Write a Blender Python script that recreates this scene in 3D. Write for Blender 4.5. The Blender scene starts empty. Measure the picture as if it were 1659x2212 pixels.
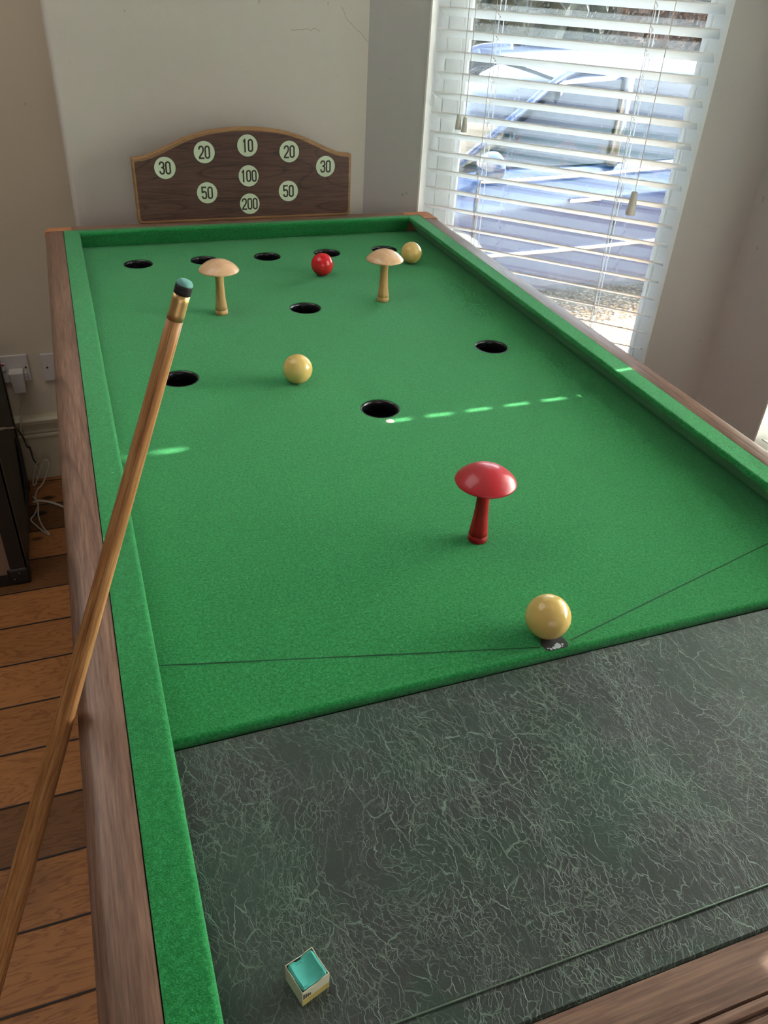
import bpy, bmesh, math, random
from mathutils import Vector, Matrix
random.seed(7)
PI = math.pi
S = bpy.context.scene
COL = S.collection
H = 0.88            # height of the cloth above the floor; all shapes are authored with the cloth at z = 0

# ---------------------------------------------------------------- camera
cd = bpy.data.cameras.new('camera')
cd.sensor_fit = 'VERTICAL'; cd.sensor_height = 36.0
cd.lens = 36.0 * 1744.43 / 2212.0
cd.clip_start = 0.02; cd.clip_end = 200
cam = bpy.data.objects.new('camera', cd); COL.objects.link(cam)
cam.location = (-0.40403, -0.46825, 0.58237 + H)
cam.rotation_euler = (0.9647, -0.05049, -0.34686)
S.camera = cam

# ---------------------------------------------------------------- view, world, sun
S.view_settings.view_transform = 'Standard'
S.view_settings.look = 'None'
S.view_settings.gamma = 1.0
S.view_settings.use_curve_mapping = False
S.view_settings.exposure = 1.8
S.cycles.use_denoising = True
S.cycles.max_bounces = 10
S.cycles.diffuse_bounces = 4
S.cycles.glossy_bounces = 5
S.cycles.transparent_max_bounces = 16
S.cycles.sample_clamp_indirect = 6.0
S.cycles.caustics_reflective = False
S.cycles.caustics_refractive = False

SUN_EL = math.radians(32.6)
W = bpy.data.worlds.new('sky'); S.world = W; W.use_nodes = True
wn = W.node_tree; wn.nodes.clear()
sky = wn.nodes.new('ShaderNodeTexSky'); sky.sky_type = 'NISHITA'
sky.sun_disc = False; sky.sun_elevation = SUN_EL; sky.sun_rotation = PI / 2
sky.air_density = 1.0; sky.dust_density = 1.5; sky.ozone_density = 1.0
bg = wn.nodes.new('ShaderNodeBackground'); bg.inputs[1].default_value = 1.4
wo = wn.nodes.new('ShaderNodeOutputWorld')
hs = wn.nodes.new('ShaderNodeHueSaturation'); hs.inputs['Saturation'].default_value = 0.62
wn.links.new(sky.outputs[0], hs.inputs['Color']); wn.links.new(hs.outputs[0], bg.inputs[0]); wn.links.new(bg.outputs[0], wo.inputs[0])

sl = bpy.data.lights.new('sun', 'SUN'); sl.energy = 21.0; sl.angle = math.radians(0.53); sl.color = (1.0, 0.93, 0.82)
so = bpy.data.objects.new('sun', sl); COL.objects.link(so)
sdir = Vector((-math.cos(SUN_EL), -0.0106 * math.cos(SUN_EL), -math.sin(SUN_EL)))
so.rotation_euler = sdir.to_track_quat('-Z', 'Y').to_euler(); so.location = (6, 1, 6)


def area(name, loc, direction, sx, sy, energy, color, portal=False):
    l = bpy.data.lights.new(name, 'AREA'); l.shape = 'RECTANGLE'; l.size = sx; l.size_y = sy
    l.energy = energy; l.color = color
    l.cycles.is_portal = portal
    o = bpy.data.objects.new(name, l); COL.objects.link(o)
    o.location = loc; o.rotation_euler = Vector(direction).to_track_quat('-Z', 'Z').to_euler()
    return o


# bay geometry (s runs along the wall, n outwards)
C0 = Vector((0.335, 1.66)); C1 = Vector((1.011, 0.984))
SEG1 = dict(o=C0, e=Vector((1, -1)).normalized(), n=Vector((1, 1)).normalized(), L=0.956, a=0.157, b=0.811)
SEG2 = dict(o=C1, e=Vector((0, -1)), n=Vector((1, 0)), L=1.70, a=0.215, b=1.485)
C2 = C1 + SEG2['e'] * SEG2['L']
SEG3 = dict(o=C2, e=Vector((-1, -1)).normalized(), n=Vector((1, -1)).normalized(), L=0.956, a=0.145, b=0.799)
Z_SILL, Z_HEAD, Z_CEIL = -0.36, 1.32, 1.78
GZ = -1.30
for sg in (SEG1, SEG2):
    m = sg['o'] + sg['e'] * (sg['a'] + sg['b']) / 2 + sg['n'] * 0.30
    area('daylight_portal', (m.x, m.y, (Z_SILL + Z_HEAD) / 2 + H), (-sg['n'].x, -sg['n'].y, 0), sg['b'] - sg['a'], Z_HEAD - Z_SILL, 1, (1, 1, 1), True)


# added soft fill from behind the camera
area('rear_fill_light', (-0.7, -3.32, 0.25 + H), (0.0, 1, 0.0), 2.4, 2.1, 7, (1.0, 0.96, 0.91))
# added overhead fill left of the table, lifting the alcove; no real lamp
area('overhead_fill_light', (-1.1, 1.0, 1.66 + H), (0, 0, -1), 1.3, 1.3, 3.6, (1.0, 0.96, 0.91))


# ---------------------------------------------------------------- node helpers
class NT:
    def __init__(s, name):
        s.m = bpy.data.materials.new(name); s.m.use_nodes = True
        s.t = s.m.node_tree; s.t.nodes.clear()
        s.out = s.t.nodes.new('ShaderNodeOutputMaterial')

    def n(s, typ, **kw):
        o = s.t.nodes.new(typ)
        for k, v in kw.items():
            if k == 'ins':
                for a, b in v.items():
                    if hasattr(b, 'is_linked') or isinstance(b, bpy.types.NodeSocket): s.t.links.new(b, o.inputs[a])
                    else: o.inputs[a].default_value = b
            else: setattr(o, k, v)
        return o

    def link(s, a, b): s.t.links.new(a, b)

    def coord(s, scale=(1, 1, 1), rot=(0, 0, 0), loc=(0, 0, 0), kind='Object'):
        c = s.n('ShaderNodeTexCoord'); m = s.n('ShaderNodeMapping')
        s.link(c.outputs[kind], m.inputs[0])
        m.inputs['Scale'].default_value = scale; m.inputs['Rotation'].default_value = rot; m.inputs['Location'].default_value = loc
        return m.outputs[0]

    def noise(s, v, scale=5, detail=4, rough=0.55, dist=0.0):
        o = s.n('ShaderNodeTexNoise', ins={'Scale': scale, 'Detail': detail, 'Roughness': rough, 'Distortion': dist})
        if v is not None: s.link(v, o.inputs['Vector'])
        return o

    def ramp(s, f, stops, interp='LINEAR'):
        o = s.n('ShaderNodeValToRGB'); r = o.color_ramp; r.interpolation = interp
        while len(r.elements) < len(stops): r.elements.new(0.5)
        for e, (p, c) in zip(r.elements, stops):
            e.position = p; e.color = (c, c, c, 1) if not isinstance(c, (tuple, list)) else (*c[:3], 1)
        s.link(f, o.inputs[0]); return o.outputs[0]

    def math(s, op, a, b=0.0, c=None, clamp=False):
        o = s.n('ShaderNodeMath', operation=op, use_clamp=clamp)
        for i, q in enumerate([a, b] + ([c] if c is not None else [])):
            if isinstance(q, (int, float)): o.inputs[i].default_value = q
            else: s.link(q, o.inputs[i])
        return o.outputs[0]

    def mix(s, f, a, b, mode='MIX'):
        o = s.n('ShaderNodeMix', data_type='RGBA', blend_type=mode)
        for i, q in ((0, f), (6, a), (7, b)):
            if isinstance(q, (int, float)): o.inputs[i].default_value = q
            elif isinstance(q, (tuple, list)): o.inputs[i].default_value = (*q[:3], 1)
            else: s.link(q, o.inputs[i])
        return o.outputs[2]

    def bump(s, h, strength=0.3, dist=0.001, normal=None):
        o = s.n('ShaderNodeBump', ins={'Strength': strength, 'Distance': dist})
        s.link(h, o.inputs['Height'])
        if normal is not None: s.link(normal, o.inputs['Normal'])
        return o.outputs[0]

    def bsdf(s, color, rough=0.5, metallic=0.0, normal=None, **kw):
        o = s.n('ShaderNodeBsdfPrincipled')
        for k, v in dict({'Base Color': color, 'Roughness': rough, 'Metallic': metallic}, **kw).items():
            k = k.replace('_', ' ')
            if isinstance(v, (int, float)): o.inputs[k].default_value = v
            elif isinstance(v, (tuple, list)): o.inputs[k].default_value = (*v[:3], 1) if len(o.inputs[k].default_value) == 4 else v
            else: s.link(v, o.inputs[k])
        if normal is not None: s.link(normal, o.inputs['Normal'])
        s.link(o.outputs[0], s.out.inputs[0])
        return o


def srgb(r, g, b):
    f = lambda c: (c / 255 / 12.92) if c / 255 <= 0.04045 else ((c / 255 + 0.055) / 1.055) ** 2.4
    return (f(r), f(g), f(b))


def plain(name, rgb, rough=0.5, metallic=0.0, noise=0.06, **kw):
    t = NT(name); v = t.coord()
    n = t.noise(v, 40, 3)
    c = t.mix(n.outputs[0], tuple(x * (1 - noise) for x in rgb), tuple(min(1, x * (1 + noise)) for x in rgb))
    t.bsdf(c, rough, metallic, **kw); return t.m


def m_wall(name, rgb, streak=0.05):
    t = NT(name); v = t.coord()
    big = t.noise(v, 1.7, 4, 0.6)
    fine = t.noise(v, 260, 3, 0.6)
    lump = t.noise(v, 22, 4, 0.6)
    c = t.mix(t.ramp(big.outputs[0], [(0.3, 0.0), (0.7, 1.0)]), tuple(x * (1 - streak) for x in rgb), rgb)
    # small scuffs and specks of dirt
    sp = t.noise(v, 46, 2, 0.4)
    spm = t.ramp(sp.outputs[0], [(0.755, 0.0), (0.79, 1.0)])
    c = t.mix(t.math('MULTIPLY', spm, 0.45), c, tuple(x * 0.45 for x in rgb))
    h = t.math('ADD', t.math('MULTIPLY', lump.outputs[0], 0.8), t.math('MULTIPLY', fine.outputs[0], 0.25))
    t.bsdf(c, 0.75, normal=t.bump(h, 0.35, 0.002), Specular_IOR_Level=0.25); return t.m


def m_baize():
    t = NT('green_baize'); v = t.coord()
    fz = t.noise(v, 820, 3, 0.7, 0.5)
    md = t.noise(v, 300, 3, 0.6)
    bg_ = t.noise(v, 3.0, 3, 0.5)
    mot = t.math('ADD', t.math('MULTIPLY', fz.outputs[0], 0.65), t.math('MULTIPLY', md.outputs[0], 0.35))
    c = t.ramp(mot, [(0.36, srgb(18, 96, 46)), (0.50, srgb(34, 130, 66)), (0.64, srgb(62, 160, 96))])
    c = t.mix(t.math('MULTIPLY', bg_.outputs[0], 0.25), c, srgb(14, 116, 50))
    # stray pale lint
    l = t.noise(v, 260, 1, 0.2)
    c = t.mix(t.ramp(l.outputs[0], [(0.80, 0.0), (0.83, 0.5)]), c, srgb(120, 205, 130))
    t.bsdf(c, 0.95, normal=t.bump(mot, 0.75, 0.0012), Specular_IOR_Level=0.12,
           Sheen_Weight=0.6, Sheen_Roughness=0.45, Sheen_Tint=srgb(170, 225, 190))
    return t.m


def m_leatherette():
    t = NT('green_black_leatherette'); v = t.coord()
    w1 = t.noise(v, 7, 2, 0.5)
    w2 = t.noise(v, 42, 3, 0.65)
    ang = t.noise(v, 4.2, 1, 0.5)
    sep = t.n('ShaderNodeSeparateXYZ'); t.link(v, sep.inputs[0])

    def vadd(a, b, k):
        sc = t.n('ShaderNodeVectorMath', operation='SCALE', ins={0: b, 'Scale': k})
        o = t.n('ShaderNodeVectorMath', operation='ADD'); t.link(a, o.inputs[0]); t.link(sc.outputs[0], o.inputs[1]); return o.outputs[0]
    w3 = t.noise(v, 150, 2, 0.6)
    vd = vadd(vadd(vadd(v, w1.outputs['Color'], 0.075), w2.outputs['Color'], 0.014), w3.outputs['Color'], 0.004)

    def net(rot, scale, stretch, width, loc, ms, lo, hi, warp=0.010):
        """branching wrinkles: edges of stretched cells, fading in and out in patches"""
        mp = t.n('ShaderNodeMapping'); t.link(vd, mp.inputs[0])
        mp.inputs['Rotation'].default_value = (0, 0, rot); mp.inputs['Scale'].default_value = (1, stretch, 0); mp.inputs['Location'].default_value = loc
        vo = t.n('ShaderNodeTexVoronoi', feature='DISTANCE_TO_EDGE', voronoi_dimensions='2D', ins={'Scale': scale}); t.link(mp.outputs[0], vo.inputs['Vector'])
        ln = t.ramp(vo.outputs['Distance'], [(0.0, 1.0), (width * 0.5, 0.75), (width, 0.0)])
        mk = t.noise(mp.outputs[0], ms, 3, 0.65)
        m3 = t.noise(mp.outputs[0], scale * 1.1, 1, 0.5)
        return t.math('MULTIPLY', t.math('MULTIPLY', ln, t.ramp(mk.outputs[0], [(lo, 0.0), (hi, 1.0)])), t.ramp(m3.outputs[0], [(0.38, 0.0), (0.52, 1.0)]))

    mx = lambda *a: a[0] if len(a) == 1 else t.math('MAXIMUM', a[0], mx(*a[1:]))
    big = mx(net(0.55, 58, 0.34, 0.024, (1, 1, 0), 13, 0.47, 0.56), net(1.75, 52, 0.34, 0.022, (4, 7, 0), 12, 0.49, 0.58), net(-0.45, 60, 0.36, 0.024, (8, 3, 0), 13, 0.49, 0.58))
    fine = mx(net(0.2, 150, 0.42, 0.050, (2, 5, 0), 17, 0.43, 0.55), net(1.35, 140, 0.42, 0.046, (5, 2, 0), 16, 0.45, 0.56), net(-0.8, 165, 0.45, 0.052, (9, 4, 0), 18, 0.45, 0.56), net(0.9, 240, 0.6, 0.07, (3, 9, 0), 22, 0.45, 0.58))
    cr = mx(big, t.math('MULTIPLY', fine, 0.72))
    base = t.mix(t.ramp(t.noise(v, 9, 4, 0.6).outputs[0], [(0.40, 0.0), (0.66, 1.0)]), srgb(50, 54, 52), srgb(38, 66, 52))
    base = t.mix(t.math('MULTIPLY', t.noise(v, 420, 3, 0.7).outputs[0], 0.4), base, srgb(60, 70, 64))
    c = t.mix(t.math('MULTIPLY', cr, 0.68), base, srgb(118, 142, 126))
    grain = t.noise(v, 520, 3, 0.6)
    h = t.math('ADD', t.math('MULTIPLY', cr, -0.7), t.math('MULTIPLY', grain.outputs[0], 0.25))
    t.bsdf(c, 0.48, normal=t.bump(h, 0.5, 0.0010), Specular_IOR_Level=0.45)
    return t.m


def m_wood(name, dark, mid, light, axis='y', pores=1.0, rough=0.5, contour=0.35, bands=9.0, spec=0.4, cstretch=0.10):
    """laminate / veneer with fine pores and a few long contour lines along one axis"""
    t = NT(name)
    lo, hi = 1.0, 0.045
    sc = {'x': (hi, lo, lo), 'y': (lo, hi, lo), 'z': (lo, lo, hi)}[axis]
    v = t.coord(sc)
    f1 = t.noise(v, 420, 3, 0.65)
    f2 = t.noise(v, 60, 4, 0.6)
    q = cstretch
    sc2 = {'x': (q, 1, 1), 'y': (1, q, 1), 'z': (1, 1, q)}[axis]
    v2 = t.coord(sc2)
    fld = t.noise(v2, 6.5, 1, 0.4)
    fr = t.math('FRACT', t.math('MULTIPLY', fld.outputs[0], bands))
    line = t.ramp(fr, [(0.0, 1.0), (0.10, 0.15), (0.22, 0.0), (0.93, 0.0), (1.0, 1.0)])
    c = t.ramp(t.math('ADD', t.math('MULTIPLY', f1.outputs[0], 0.6), t.math('MULTIPLY', f2.outputs[0], 0.4)), [(0.34, dark), (0.5, mid), (0.68, light)])
    c = t.mix(t.math('MULTIPLY', line, contour), c, tuple(x * 0.55 for x in dark))
    h = t.math('SUBTRACT', f1.outputs[0], t.math('MULTIPLY', line, 0.5))
    t.bsdf(c, rough, normal=t.bump(h, 0.25 * pores, 0.0006), Specular_IOR_Level=spec)
    return t.m


def m_floor():
    t = NT('pine_floorboards'); c0 = t.n('ShaderNodeTexCoord')
    sep = t.n('ShaderNodeSeparateXYZ'); t.link(c0.outputs['Object'], sep.inputs[0])
    P = 0.1385
    yy = t.math('DIVIDE', t.math('ADD', sep.outputs[1], 10 * P - 0.295), P)
    idx = t.math('FLOOR', yy); fr = t.math('FRACT', yy)
    rnd = t.n('ShaderNodeTexWhiteNoise', noise_dimensions='1D'); t.link(idx, rnd.inputs['W'])
    comb = t.n('ShaderNodeCombineXYZ')
    t.link(t.math('ADD', sep.outputs[0], t.math('MULTIPLY', rnd.outputs[0], 37.0)), comb.inputs[0])
    t.link(t.math('ADD', sep.outputs[1], t.math('MULTIPLY', rnd.outputs[0], 3.0)), comb.inputs[1])
    mp = t.n('ShaderNodeMapping'); t.link(comb.outputs[0], mp.inputs[0]); mp.inputs['Scale'].default_value = (0.16, 1, 1)
    # rings bending round the knots
    ks = t.n('ShaderNodeMapping'); t.link(comb.outputs[0], ks.inputs[0]); ks.inputs['Scale'].default_value = (0.55, 1, 1)
    kn = t.n('ShaderNodeTexVoronoi', feature='F1', ins={'Scale': 5.2}); t.link(ks.outputs[0], kn.inputs['Vector'])
    knot = t.ramp(kn.outputs['Distance'], [(0.045, 1.0), (0.085, 0.0)])
    halo = t.ramp(kn.outputs['Distance'], [(0.05, 1.0), (0.30, 0.0)], 'EASE')
    g = t.noise(mp.outputs[0], 16, 4, 0.6, 0.3)
    gg = t.math('ADD', g.outputs[0], t.math('MULTIPLY', halo, 0.22))
    rings = t.math('FRACT', t.math('MULTIPLY', gg, 13.0))
    rl = t.ramp(rings, [(0.0, 1.0), (0.25, 0.25), (0.8, 0.0), (1.0, 1.0)])
    c = t.mix(rl, srgb(176, 118, 68), srgb(140, 88, 46))
    fine = t.noise(mp.outputs[0], 150, 3, 0.7)
    c = t.mix(t.math('MULTIPLY', fine.outputs[0], 0.3), c, srgb(128, 80, 42))
    c = t.mix(knot, c, srgb(48, 28, 18))
    # board to board variation; a few boards are much darker
    bv = t.ramp(rnd.outputs[0], [(0.0, 0.40), (0.13, 0.46), (0.17, 0.85), (1.0, 1.08)])
    c = t.mix(1.0, c, bv, 'MULTIPLY')
    st = t.noise(c0.outputs['Object'], 3.2, 4, 0.6)
    c = t.mix(t.ramp(st.outputs[0], [(0.56, 0.0), (0.72, 0.5)]), c, srgb(66, 42, 26))
    gap = t.math('MAXIMUM', t.ramp(fr, [(0.012, 1.0), (0.030, 0.0)]), t.ramp(fr, [(0.978, 0.0), (0.99, 1.0)]))
    c = t.mix(gap, c, srgb(22, 13, 8))
    h = t.math('ADD', t.math('MULTIPLY', gap, -1.0), t.math('MULTIPLY', fine.outputs[0], 0.15))
    t.bsdf(c, 0.5, normal=t.bump(h, 0.5, 0.002), Specular_IOR_Level=0.35)
    return t.m


def m_ball(name, rgb, speck, rough=0.16, amount=0.74):
    t = NT(name); v = t.coord(kind='Object')
    b = t.noise(v, 60, 3, 0.5)
    c = t.mix(b.outputs[0], tuple(x * 0.93 for x in rgb), rgb)
    s1 = t.noise(v, 190, 1.5, 0.4)
    c = t.mix(t.ramp(s1.outputs[0], [(amount, 0.0), (amount + 0.05, 0.8)]), c, speck)
    t.bsdf(c, rough, normal=t.bump(b.outputs[0], 0.03, 0.001), Coat_Weight=0.25, Coat_Roughness=0.06, Specular_IOR_Level=0.42)
    return t.m


def m_glass():
    t = NT('window_glass')
    tr = t.n('ShaderNodeBsdfTransparent'); tr.inputs[0].default_value = (0.97, 0.985, 0.98, 1)
    gl = t.n('ShaderNodeBsdfGlossy'); gl.inputs['Roughness'].default_value = 0.0; gl.inputs[0].default_value = (0.95, 0.97, 1, 1)
    fr = t.n('ShaderNodeFresnel'); fr.inputs['IOR'].default_value = 1.62
    # faint smears and dust specks on the pane
    v = t.coord(); d = t.noise(v, 150, 1, 0.3)
    dm = t.ramp(d.outputs[0], [(0.80, 0.0), (0.815, 0.55)])
    df = t.n('ShaderNodeBsdfDiffuse'); df.inputs[0].default_value = (0.8, 0.82, 0.85, 1)
    mx = t.n('ShaderNodeMixShader'); t.link(fr.outputs[0], mx.inputs[0]); t.link(tr.outputs[0], mx.inputs[1]); t.link(gl.outputs[0], mx.inputs[2])
    m2 = t.n('ShaderNodeMixShader'); t.link(dm, m2.inputs[0]); t.link(mx.outputs[0], m2.inputs[1]); t.link(df.outputs[0], m2.inputs[2])
    t.link(m2.outputs[0], t.out.inputs[0]); return t.m


def m_gravel():
    t = NT('gravel'); v = t.coord()
    vo = t.n('ShaderNodeTexVoronoi', feature='F1', ins={'Scale': 46, 'Randomness': 1.0}); t.link(v, vo.inputs['Vector'])
    hs = t.n('ShaderNodeSeparateColor'); t.link(vo.outputs['Color'], hs.inputs[0])
    c = t.ramp(hs.outputs[0], [(0.0, srgb(110, 82, 54)), (0.35, srgb(176, 140, 98)), (0.7, srgb(206, 176, 132)), (1.0, srgb(228, 214, 190))])
    c = t.mix(t.ramp(vo.outputs['Distance'], [(0.25, 0.0), (0.6, 0.8)]), c, srgb(50, 36, 24))
    t.bsdf(c, 0.9, normal=t.bump(vo.outputs['Distance'], 1.0, 0.012)); return t.m


def m_hedge():
    t = NT('hedge_leaves'); v = t.coord()
    a = t.noise(v, 16, 5, 0.75, 0.4)
    far = t.noise(v, 0.9, 2, 0.5)
    g = t.ramp(a.outputs[0], [(0.35, srgb(5, 8, 6)), (0.52, srgb(14, 22, 14)), (0.70, srgb(36, 48, 28))])
    b = t.ramp(a.outputs[0], [(0.35, srgb(12, 8, 7)), (0.52, srgb(40, 27, 21)), (0.68, srgb(104, 74, 50))])
    sp = t.n('ShaderNodeSeparateXYZ'); t.link(t.coord(), sp.inputs[0])
    c = t.mix(t.ramp(t.math('ADD', t.math('MULTIPLY', sp.outputs[0], 0.1), t.math('MULTIPLY', far.outputs[0], 0.3)), [(0.68, 0.0), (0.78, 1.0)]), g, b)
    t.bsdf(c, 0.8, normal=t.bump(a.outputs[0], 1.0, 0.05)); return t.m


M = {}
M['wall'] = m_wall('warm_white_wall_paint', srgb(212, 206, 198))
M['bay'] = m_wall('pale_grey_bay_paint', srgb(190, 188, 187))
M['alcove'] = m_wall('alcove_wall_paint', srgb(200, 188, 168))
M['ceiling'] = m_wall('ceiling_paint', srgb(196, 193, 186))
M['room'] = m_wall('darkened_unseen_wall', srgb(122, 122, 112))  # for the unseen left and rear walls, darkened to cut bounced light
M['trim'] = plain('white_gloss_trim', srgb(226, 226, 222), 0.35, noise=0.03)
M['skirting'] = plain('cream_gloss_skirting', srgb(188, 178, 152), 0.4)
M['slat'] = plain('white_blind_slat', srgb(238, 240, 238), 0.38, noise=0.01, Subsurface_Weight=0.0)
M['cord'] = plain('blind_cord', srgb(196, 192, 184), 0.7)
M['tape'] = plain('white_ladder_cord', srgb(236, 236, 240), 0.7)
M['tassel'] = plain('blind_tassel_plastic', srgb(196, 194, 186), 0.4)
M['baize'] = m_baize()
M['leather'] = m_leatherette()
M['walnut'] = m_wood('walnut_laminate', srgb(92, 66, 55), srgb(124, 94, 80), srgb(152, 119, 101), 'y', rough=0.38, contour=0.45, bands=11)
M['walnut_x'] = m_wood('walnut_laminate_cross', srgb(92, 66, 55), srgb(126, 95, 80), srgb(156, 122, 102), 'x', bands=8)
M['cap'] = m_wood('mahogany_corner', srgb(146, 88, 54), srgb(180, 118, 78), srgb(198, 140, 98), 'x', contour=0.12)
M['panel'] = m_wood('walnut_score_panel', srgb(58, 36, 31), srgb(88, 58, 50), srgb(108, 76, 66), 'x', contour=0.55, bands=38, cstretch=0.16)
M['mdf'] = m_wood('board_edge_wood', srgb(128, 92, 58), srgb(150, 112, 74), srgb(170, 130, 90), 'x', contour=0.1)
M['disc'] = plain('pale_green_disc', srgb(214, 222, 198), 0.45, noise=0.02)
M['ink'] = plain('dark_brown_ink', srgb(52, 42, 30), 0.5)
M['line'] = plain('baulk_line_ink', srgb(14, 78, 40), 0.9)
M['black'] = plain('black_liner_plastic', srgb(30, 31, 35), 0.22)
M['fold'] = plain('worn_green_fold', srgb(132, 158, 138), 0.5, noise=0.25)
M['gap'] = plain('black_seam', srgb(10, 12, 11), 0.9)
M['spot'] = plain('grey_spot', srgb(168, 160, 160), 0.6)
M['patch'] = plain('black_spot_patch', srgb(38, 34, 38), 0.6)
M['worn'] = plain('worn_white_patch', srgb(190, 200, 205), 0.5)
M['ball_cream'] = m_ball('cream_ball', srgb(228, 194, 118), srgb(120, 84, 38))
M['ball_red'] = m_ball('red_ball', srgb(214, 34, 42), srgb(150, 10, 16), amount=0.95)
M['red_cap'] = m_ball('red_gloss_paint', srgb(196, 44, 56), srgb(120, 20, 30), rough=0.34, amount=0.80)
M['red_stem'] = m_wood('red_painted_wood', srgb(120, 12, 16), srgb(160, 20, 24), srgb(178, 30, 34), 'z', contour=0.0, rough=0.5)
M['peg'] = m_wood('beech_stem', srgb(184, 142, 90), srgb(198, 156, 102), srgb(210, 170, 116), 'z', contour=0.10, rough=0.42)
M['peg_cap'] = m_wood('lacquered_beech_cap', srgb(214, 166, 126), srgb(226, 182, 142), srgb(234, 196, 158), 'x', contour=0.16, rough=0.22, spec=0.6)
M['cue'] = m_wood('ash_cue_shaft', srgb(140, 92, 54), srgb(184, 132, 84), srgb(214, 168, 116), 'z', contour=0.6, bands=60, rough=0.4, cstretch=0.02)
M['brass'] = plain('brass_ferrule', srgb(222, 188, 128), 0.42, 0.85)
M['tipblack'] = plain('black_tip_leather', srgb(30, 30, 32), 0.7)
M['chalk'] = plain('teal_chalk', srgb(78, 176, 164), 0.95, noise=0.14)
M['tipchalk'] = plain('chalked_tip', srgb(122, 184, 176), 0.95, noise=0.2)
M['paper'] = plain('worn_cream_paper', srgb(206, 204, 180), 0.7, noise=0.1)
M['paper_yellow'] = plain('yellow_paper_band', srgb(190, 170, 96), 0.7, noise=0.12)
M['paper_dark'] = plain('dark_paper_print', srgb(70, 52, 48), 0.7)
M['plastic'] = plain('white_plastic', srgb(196, 190, 186), 0.4, noise=0.02)
M['screw'] = plain('screw_head', srgb(60, 50, 45), 0.4, 0.6)
M['redlamp'] = plain('red_switch_mark', srgb(170, 40, 36), 0.4)
M['cable'] = plain('white_cable', srgb(190, 182, 168), 0.5)
M['cable_dark'] = plain('dark_cable_tie', srgb(46, 38, 34), 0.6)
M['trunk_black'] = plain('black_trunk_trim', srgb(22, 18, 15), 0.45, noise=0.2)
M['trunk_side'] = plain('worn_trunk_canvas', srgb(60, 57, 44), 0.7, noise=0.25)
M['trunk_panel'] = plain('brown_trunk_panel', srgb(122, 98, 80), 0.6, noise=0.12)
M['steel'] = plain('dull_steel', srgb(90, 86, 80), 0.35, 0.9)
M['floor'] = m_floor()
M['glass'] = m_glass()
M['gravel'] = m_gravel()
M['hedge'] = m_hedge()
M['carpaint'] = plain('dark_blue_car_paint', srgb(14, 28, 56), 0.2, 0.0, noise=0.03, Coat_Weight=0.35, Coat_Roughness=0.03, Specular_IOR_Level=0.2)
M['carglass'] = plain('dark_car_glass', srgb(16, 20, 28), 0.03, 0.0, noise=0.0, Specular_IOR_Level=0.2)
M['chrome'] = plain('bright_metal_trim', srgb(206, 196, 196), 0.15, 1.0)
M['rubber'] = plain('black_rubber', srgb(20, 20, 22), 0.8)
M['brick'] = m_wall('pale_render', srgb(206, 196, 182))


# ---------------------------------------------------------------- mesh helpers
def obj(name, bm, mat, parent=None, smooth=False, bevel=0.0, seg=2, local=False):
    """link a bmesh as one object; coordinates are cloth-frame unless local=True"""
    if not local:
        off = Vector((0, 0, H))
        if parent is not None:
            p = parent
            while p is not None:
                off -= p.location; p = p.parent
        bmesh.ops.translate(bm, verts=bm.verts, vec=off)
    bmesh.ops.recalc_face_normals(bm, faces=bm.faces)
    me = bpy.data.meshes.new(name); bm.to_mesh(me); bm.free()
    for m_ in (mat if isinstance(mat, (list, tuple)) else [mat]): me.materials.append(m_)
    if smooth:
        for f in me.polygons: f.use_smooth = True
    o = bpy.data.objects.new(name, me); COL.objects.link(o)
    if parent is not None: o.parent = parent
    if bevel > 0:
        b = o.modifiers.new('bevel', 'BEVEL'); b.width = bevel; b.segments = seg; b.limit_method = 'ANGLE'; b.angle_limit = math.radians(40)
        b.harden_normals = False
    if smooth == 'auto':
        for f in me.polygons: f.use_smooth = True
        w = o.modifiers.new('wn', 'WEIGHTED_NORMAL'); w.keep_sharp = True
        for e in me.edges: pass
    return o


def thing(name, label, cat, loc=(0, 0, 0), group=None):
    o = bpy.data.objects.new(name, None); COL.objects.link(o)
    o.empty_display_size = 0.05
    o.location = (loc[0], loc[1], loc[2] + H)
    o['label'] = label; o['category'] = cat
    if group: o['group'] = group
    return o


def tag(o, label, cat, group=None):
    o['label'] = label; o['category'] = cat
    if group: o['group'] = group
    return o


def struct(name, bm, mat, **kw):
    o = obj(name, bm, mat, **kw); o['kind'] = 'structure'; return o


def box(bm, x0, x1, y0, y1, z0, z1, mi=0):
    r = bmesh.ops.create_cube(bm, size=1.0)
    for v in r['verts']:
        v.co = Vector((x0 + (v.co.x + .5) * (x1 - x0), y0 + (v.co.y + .5) * (y1 - y0), z0 + (v.co.z + .5) * (z1 - z0)))
    for f in {f for v in r['verts'] for f in v.link_faces}: f.material_index = mi
    return r['verts']


def sbox(bm, sg, s0, s1, n0, n1, z0, z1, mi=0):
    """box in wall coordinates"""
    vs = box(bm, s0, s1, n0, n1, z0, z1, mi)
    for v in vs:
        p = sg['o'] + sg['e'] * v.co.x + sg['n'] * v.co.y
        v.co = Vector((p.x, p.y, v.co.z))
    return vs


def B(*a):
    bm = bmesh.new(); box(bm, *a); return bm


def lathe(bm, prof, n=48, axis_pts=None, cap=True):
    """prof: (radius, z) list"""
    rings = []
    for r, z in prof:
        if r < 1e-6: rings.append([bm.verts.new((0, 0, z))])
        else: rings.append([bm.verts.new((r * math.cos(2 * PI * k / n), r * math.sin(2 * PI * k / n), z)) for k in range(n)])
    for a, b in zip(rings, rings[1:]):
        for k in range(n):
            q = [a[k % len(a)], a[(k + 1) % len(a)], b[(k + 1) % len(b)], b[k % len(b)]]
            u = []
            for w in q:
                if w not in u: u.append(w)
            if len(u) >= 3: bm.faces.new(u)
    if cap:
        for r in (rings[0], rings[-1]):
            if len(r) > 2: bm.faces.new(r)
    return bm


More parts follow.
